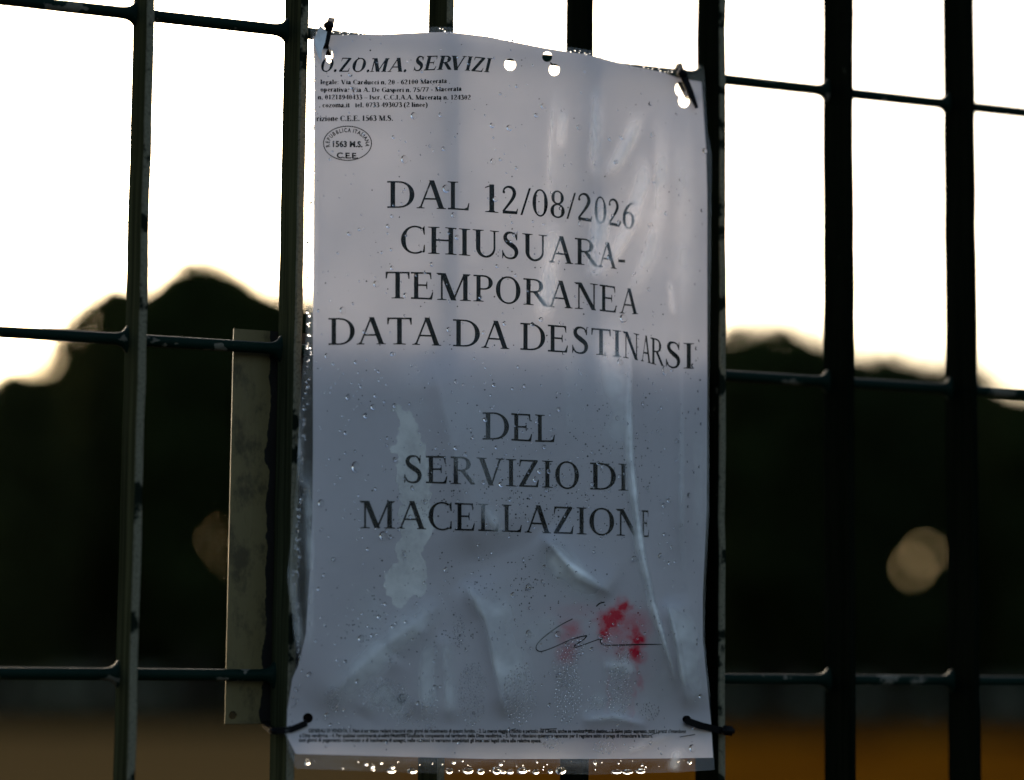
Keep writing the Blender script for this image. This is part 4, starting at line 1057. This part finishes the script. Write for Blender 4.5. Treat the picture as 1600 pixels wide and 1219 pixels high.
# ------------------------------------------------------------------ rain
def mat_water():
    t = NT('water'); g = t.n('ShaderNodeBsdfGlass'); g.inputs['IOR'].default_value = 1.33; g.inputs['Roughness'].default_value = 0.0
    return t.done(g)
M_water = mat_water()
def dome(rx, ry, h, seg, rings, sag=0.0):
    """flat-backed lens of water, x right, z up, -y out of the film"""
    V, F = [], []
    for i in range(rings):
        a = math.pi / 2 * i / rings
        for k in range(seg):
            b = 6.28318 * k / seg
            z = math.sin(b) * math.cos(a); lens = math.cos(a)
            V.append((rx * lens * math.cos(b), -h * math.sin(a), ry * z - sag * ry * (1 - z) * math.sin(a) * .5))
    V.append((0, -h, -sag * ry * .5)); V.append((0, 0, 0)); top = len(V) - 2; bot = len(V) - 1
    for i in range(rings - 1):
        for k in range(seg): F.append((i * seg + k, i * seg + (k + 1) % seg, (i + 1) * seg + (k + 1) % seg, (i + 1) * seg + k))
    for k in range(seg): F.append(((rings - 1) * seg + k, (rings - 1) * seg + (k + 1) % seg, top)); F.append(((k + 1) % seg, k, bot))
    return np.array(V), F
PXM = .000262
BIGD = [(646.6, 181, 5.5), (632, 249, 6), (769, 196, 4), (770.6, 252, 4.5), (796, 200, 5), (849, 166, 4.5), (905, 199, 4.5), (929, 254, 4), (1020, 210, 4), (1022.6, 282, 4.5), (1101, 236, 4.5), (697, 295, 6.5), (709, 336, 4), (774, 311, 4.2), (908, 349, 5), (967, 348, 4), (953, 402, 5), (1016, 352, 4), (588, 443.7, 5), (535.6, 484.6, 5), (634, 461.6, 4), (701.6, 515, 4), (974, 497.8, 6.5), (969, 565.6, 5), (511, 556, 4), (1039, 579, 5, 8),
        (571.8, 649.6, 4), (555.5, 729.7, 6, 8.5), (599, 837, 6.5), (502, 786, 5), (544, 621, 4), (583, 636, 4), (965, 653.5, 4), (991, 873, 4.5), (1013.7, 764, 3.5, 5.5), (843, 736, 4), (826, 917.5, 5), (826, 990, 5), (872, 991, 5), (802, 929.5, 4), (1030, 970, 4, 6), (1082, 1169, 6), (697, 890, 4), (564.6, 998, 5), (680, 1074.7, 4.5), (628.6, 1091, 6), (484, 1054, 4), (783, 757, 4), (1077, 774, 4), (836, 749, 4)]
EDGED = [(785, 1206, 6, 3.5), (796.6, 1206, 6, 4), (815.6, 1204, 9, 5.5), (837, 1206, 6, 4), (859.6, 1205, 4, 4), (876, 1203.5, 9, 6.5), (611, 1204.5, 7.5, 3.5), (644, 1204, 8, 4.5), (702, 1204, 6, 4.5), (731, 1204, 8.5, 5), (751, 1205.5, 6, 4), (776, 1203.5, 8, 5.5), (480.6, 1192, 4.5, 4.5), (963, 1206, 9, 3.5), (980, 1206, 10, 3.5), (1000, 1205, 9, 3.5), (929.6, 1191, 3.2, 3.2), (1077, 1190, 4, 4), (782, 1194, 3.2, 3.2), (709, 1191, 3.5, 3.5), (572, 1194, 3.2, 3.2), (582, 1198, 3.2, 3.2)]
def nrm_rot(x, y):
    e = 3.0; p = pt_film(np.array([x, x + e, x]), np.array([y, y, y + e]))
    u = p[1] - p[0]; w = p[2] - p[0]; n = np.cross(u, w); n /= np.linalg.norm(n)
    if n[1] > 0: n = -n
    q = Vector((0, -1, 0)).rotation_difference(Vector(n)); return q.slerp(Vector((0, -1, 0)).rotation_difference(Vector((0, -1, 0))), .3), p[0], n
DM = [dome(1, 1, .32, 20, 6, s) for s in (0.0, .25, .5)]
dmesh = []
for V, F in DM:
    me = bpy.data.meshes.new('raindrop'); me.from_pydata([tuple(v) for v in V], [], F); me.update(); me.materials.append(M_water); me.shade_smooth(); dmesh.append(me)
def place_drop(x, y, rx, ry, label, group):
    q, p, n = nrm_rot(x, y)
    o = bpy.data.objects.new('raindrop', random.choice(dmesh)); COL.objects.link(o)
    o.rotation_mode = 'QUATERNION'; o.rotation_quaternion = q
    o.location = p + n * .00004
    s = PXM; m = min(rx, ry)
    o.scale = (rx * s, m * s * random.uniform(.8, 1.1), ry * s)
    tag(o, label, 'raindrop', group)
ANCH = []
WORDS = [['DAL', '12/08/2026'], ['CHIUSUARA-'], ['TEMPORANEA'], ['DATA', 'DA', 'DESTINARSI'], ['DEL'], ['SERVIZIO', 'DI'], ['MACELLAZIONE']]
ORD = ['first', 'second', 'third', 'fourth', 'fifth', 'sixth', 'seventh', 'eighth', 'ninth', 'tenth', 'eleventh', 'twelfth', 'thirteenth', 'fourteenth', 'fifteenth', 'sixteenth', 'seventeenth', 'eighteenth', 'nineteenth', 'twentieth', 'twenty-first', 'twenty-second', 'twenty-third', 'twenty-fourth', 'twenty-fifth']
for chars, ws in zip(BIG, WORDS):
    flat_w = [(w, j) for w in ws for j in range(len(w))]
    for (ch, x0, x1, yt, yb), (w, j) in zip(chars, flat_w):
        o_ = ORD[w[:j + 1].count(ch) - 1] + ' ' if w.count(ch) > 1 else ''
        ANCH.append(((x0 + x1) / 2, (yt + yb) / 2, 'the %s%s of %s' % (o_, ch, w)))
ANCH += [(543, 224, 'the oval mark'), (655, 100, 'the S of SERVIZI'), (694, 98, 'the R of SERVIZI'), (760, 101, 'the last I of SERVIZI'), (640, 187, 'the words C.E.E. 1563 M.S.'), (797, 101, 'the first punched hole'), (866, 109, 'the lower of the paired holes'),
         (1065, 150, 'the punched holes at the upper right'), (965, 970, 'the red smear'), (855, 1005, 'the left loop of the signature'), (640, 930, 'the foot of the pale damp patch'), (625, 650, 'the top of the pale damp patch'), (480, 1125, 'the lower left cable tie'), (1075, 1125, 'the lower right cable tie'), (735, 228, 'the centre of the blank strip above DAL'), (1040, 250, 'the curved crease on the upper right')]
SEEN = {}
drops = []
for d in BIGD:
    x, y, rx = d[:3]; ry = d[3] if len(d) > 3 else rx * random.uniform(1.0, 1.15)
    ax, ay, nm = min(ANCH, key=lambda a: (a[0] - x) ** 2 + (a[1] - y) ** 2)
    dx, dy = x - ax, y - ay; dist = math.hypot(dx, dy)
    how = 'on' if dist < 14 else ('just ' if dist < 45 else 'well ') + ('above' if abs(dy) > abs(dx) and dy < 0 else 'below' if abs(dy) > abs(dx) else 'right of' if dx > 0 else 'left of')
    lb = '%s raindrop %s %s' % ('long' if ry > rx * 1.3 else 'large round' if rx >= 5.5 else 'round', how, nm)
    if lb in SEEN: SEEN[lb] += 1; lb = lb.replace(' raindrop', ' further raindrop' if SEEN[lb] == 2 else ' outermost raindrop')
    else: SEEN[lb] = 1
    place_drop(x, y, rx, ry, lb, 'raindrops on the face of the sleeve')
for i, (x, y, rx, ry) in enumerate(sorted(EDGED)):
    place_drop(x, y, rx, ry, '%s raindrop, %s from the lower left corner on the clear bottom strip' % ('wide hanging' if rx > ry * 1.25 else 'round bright', ORD[i]), 'raindrops along the bottom edge of the sleeve')
# countless small drops and condensation: one mass
def mass(name, pts, label, seg, rings, hgt):
    V0, F0 = dome(1, 1, hgt, seg, rings, .2); F0 = [f for f in F0]
    A = np.array(pts); P = pt_film(A[:, 0], A[:, 1], .04)
    e = 3.0; Px = pt_film(A[:, 0] + e, A[:, 1], .04); Py = pt_film(A[:, 0], A[:, 1] + e, .04)
    u = Px - P; u /= np.linalg.norm(u, axis=1)[:, None]; n = np.cross(u, Py - P); n /= np.linalg.norm(n, axis=1)[:, None]
    n[n[:, 1] > 0] *= -1; w = np.cross(n, u); w[w[:, 2] < 0] *= -1
    s = A[:, 2] * PXM
    V = (P[:, None] + s[:, None, None] * (V0[None, :, 0:1] * u[:, None] - V0[None, :, 1:2] * n[:, None] + V0[None, :, 2:3] * w[:, None])).reshape(-1, 3)
    m = len(V0); F = [tuple(i + m * k for i in f) for k in range(len(A)) for f in F0]
    return tag(pyobj(name, V, F, M_water, None, True), label, 'drops', kind='stuff')
pts = []
def inside(x, y): return 492 < x < 1098 and y > np.interp(x, [490, 700, 850, 1098], [62, 58, 84, 135]) and y < 1180 and not any(abs(x - h[0]) < h[2] + 4 and abs(y - h[1]) < h[3] + 4 for h in HOLES)
while len(pts) < 1000:
    x, y = random.uniform(490, 1105), random.uniform(60, 1180)
    if inside(x, y) and random.random() < (.45 if y < 560 else .9): pts.append((x, y, min(3.6, 1.1 + random.expovariate(1.35))))
for _ in range(190):                                           # clear margins: left strip, top edge, bottom strip
    y = random.uniform(60, 1150); pts.append((np.interp(y, [60, 540, 700, 900, 1040, 1150], [487, 482, 474, 462, 470, 452]) + random.uniform(-4, 5), y, random.uniform(.8, 2.8)))
for _ in range(120):
    x = random.uniform(515, 1050); pts.append((x, np.interp(x, [x_ for x_, _ in FB['top']], [y_ for _, y_ in FB['top']]) + random.uniform(2, 9), random.uniform(.7, 2.0)))
for _ in range(45):
    x = random.uniform(470, 1112); pts.append((x, random.uniform(1188, 1204), .7 + random.expovariate(1.6)))
mass('small_raindrops', pts, 'fine scatter of small raindrops over the whole plastic sleeve', 10, 3, .28)
CL = [(600, 1085, 38, 26), (628, 1105, 20, 26), (672, 1108, 14, 30), (738, 1085, 22, 50), (790, 1090, 4, 14), (812, 1085, 26, 48), (884, 1040, 20, 34), (888, 1085, 22, 44), (932, 1098, 14, 12), (968, 1078, 20, 40), (975, 1020, 12, 20), (948, 1000, 10, 14), (1015, 1112, 16, 14), (718, 985, 10, 26), (900, 1012, 14, 18), (520, 1090, 14, 20), (945, 1168, 20, 10), (860, 1160, 14, 10)]
pts = []
for cx, cy, rx, ry in CL:
    mine = []
    for _ in range(int(rx * ry * .5)):
        a = random.uniform(0, 6.283); r = math.sqrt(random.random())
        x, y, q = cx + rx * r * math.cos(a), cy + ry * r * math.sin(a), random.uniform(.9, 2.0)
        if all((x - m[0]) ** 2 + (y - m[1]) ** 2 > (q + m[2] + .5) ** 2 for m in mine): mine.append((x, y, q))
    pts += mine
mass('condensation_beads', pts, 'dense patches of fine water beads on the lower part of the sleeve', 8, 3, .5)
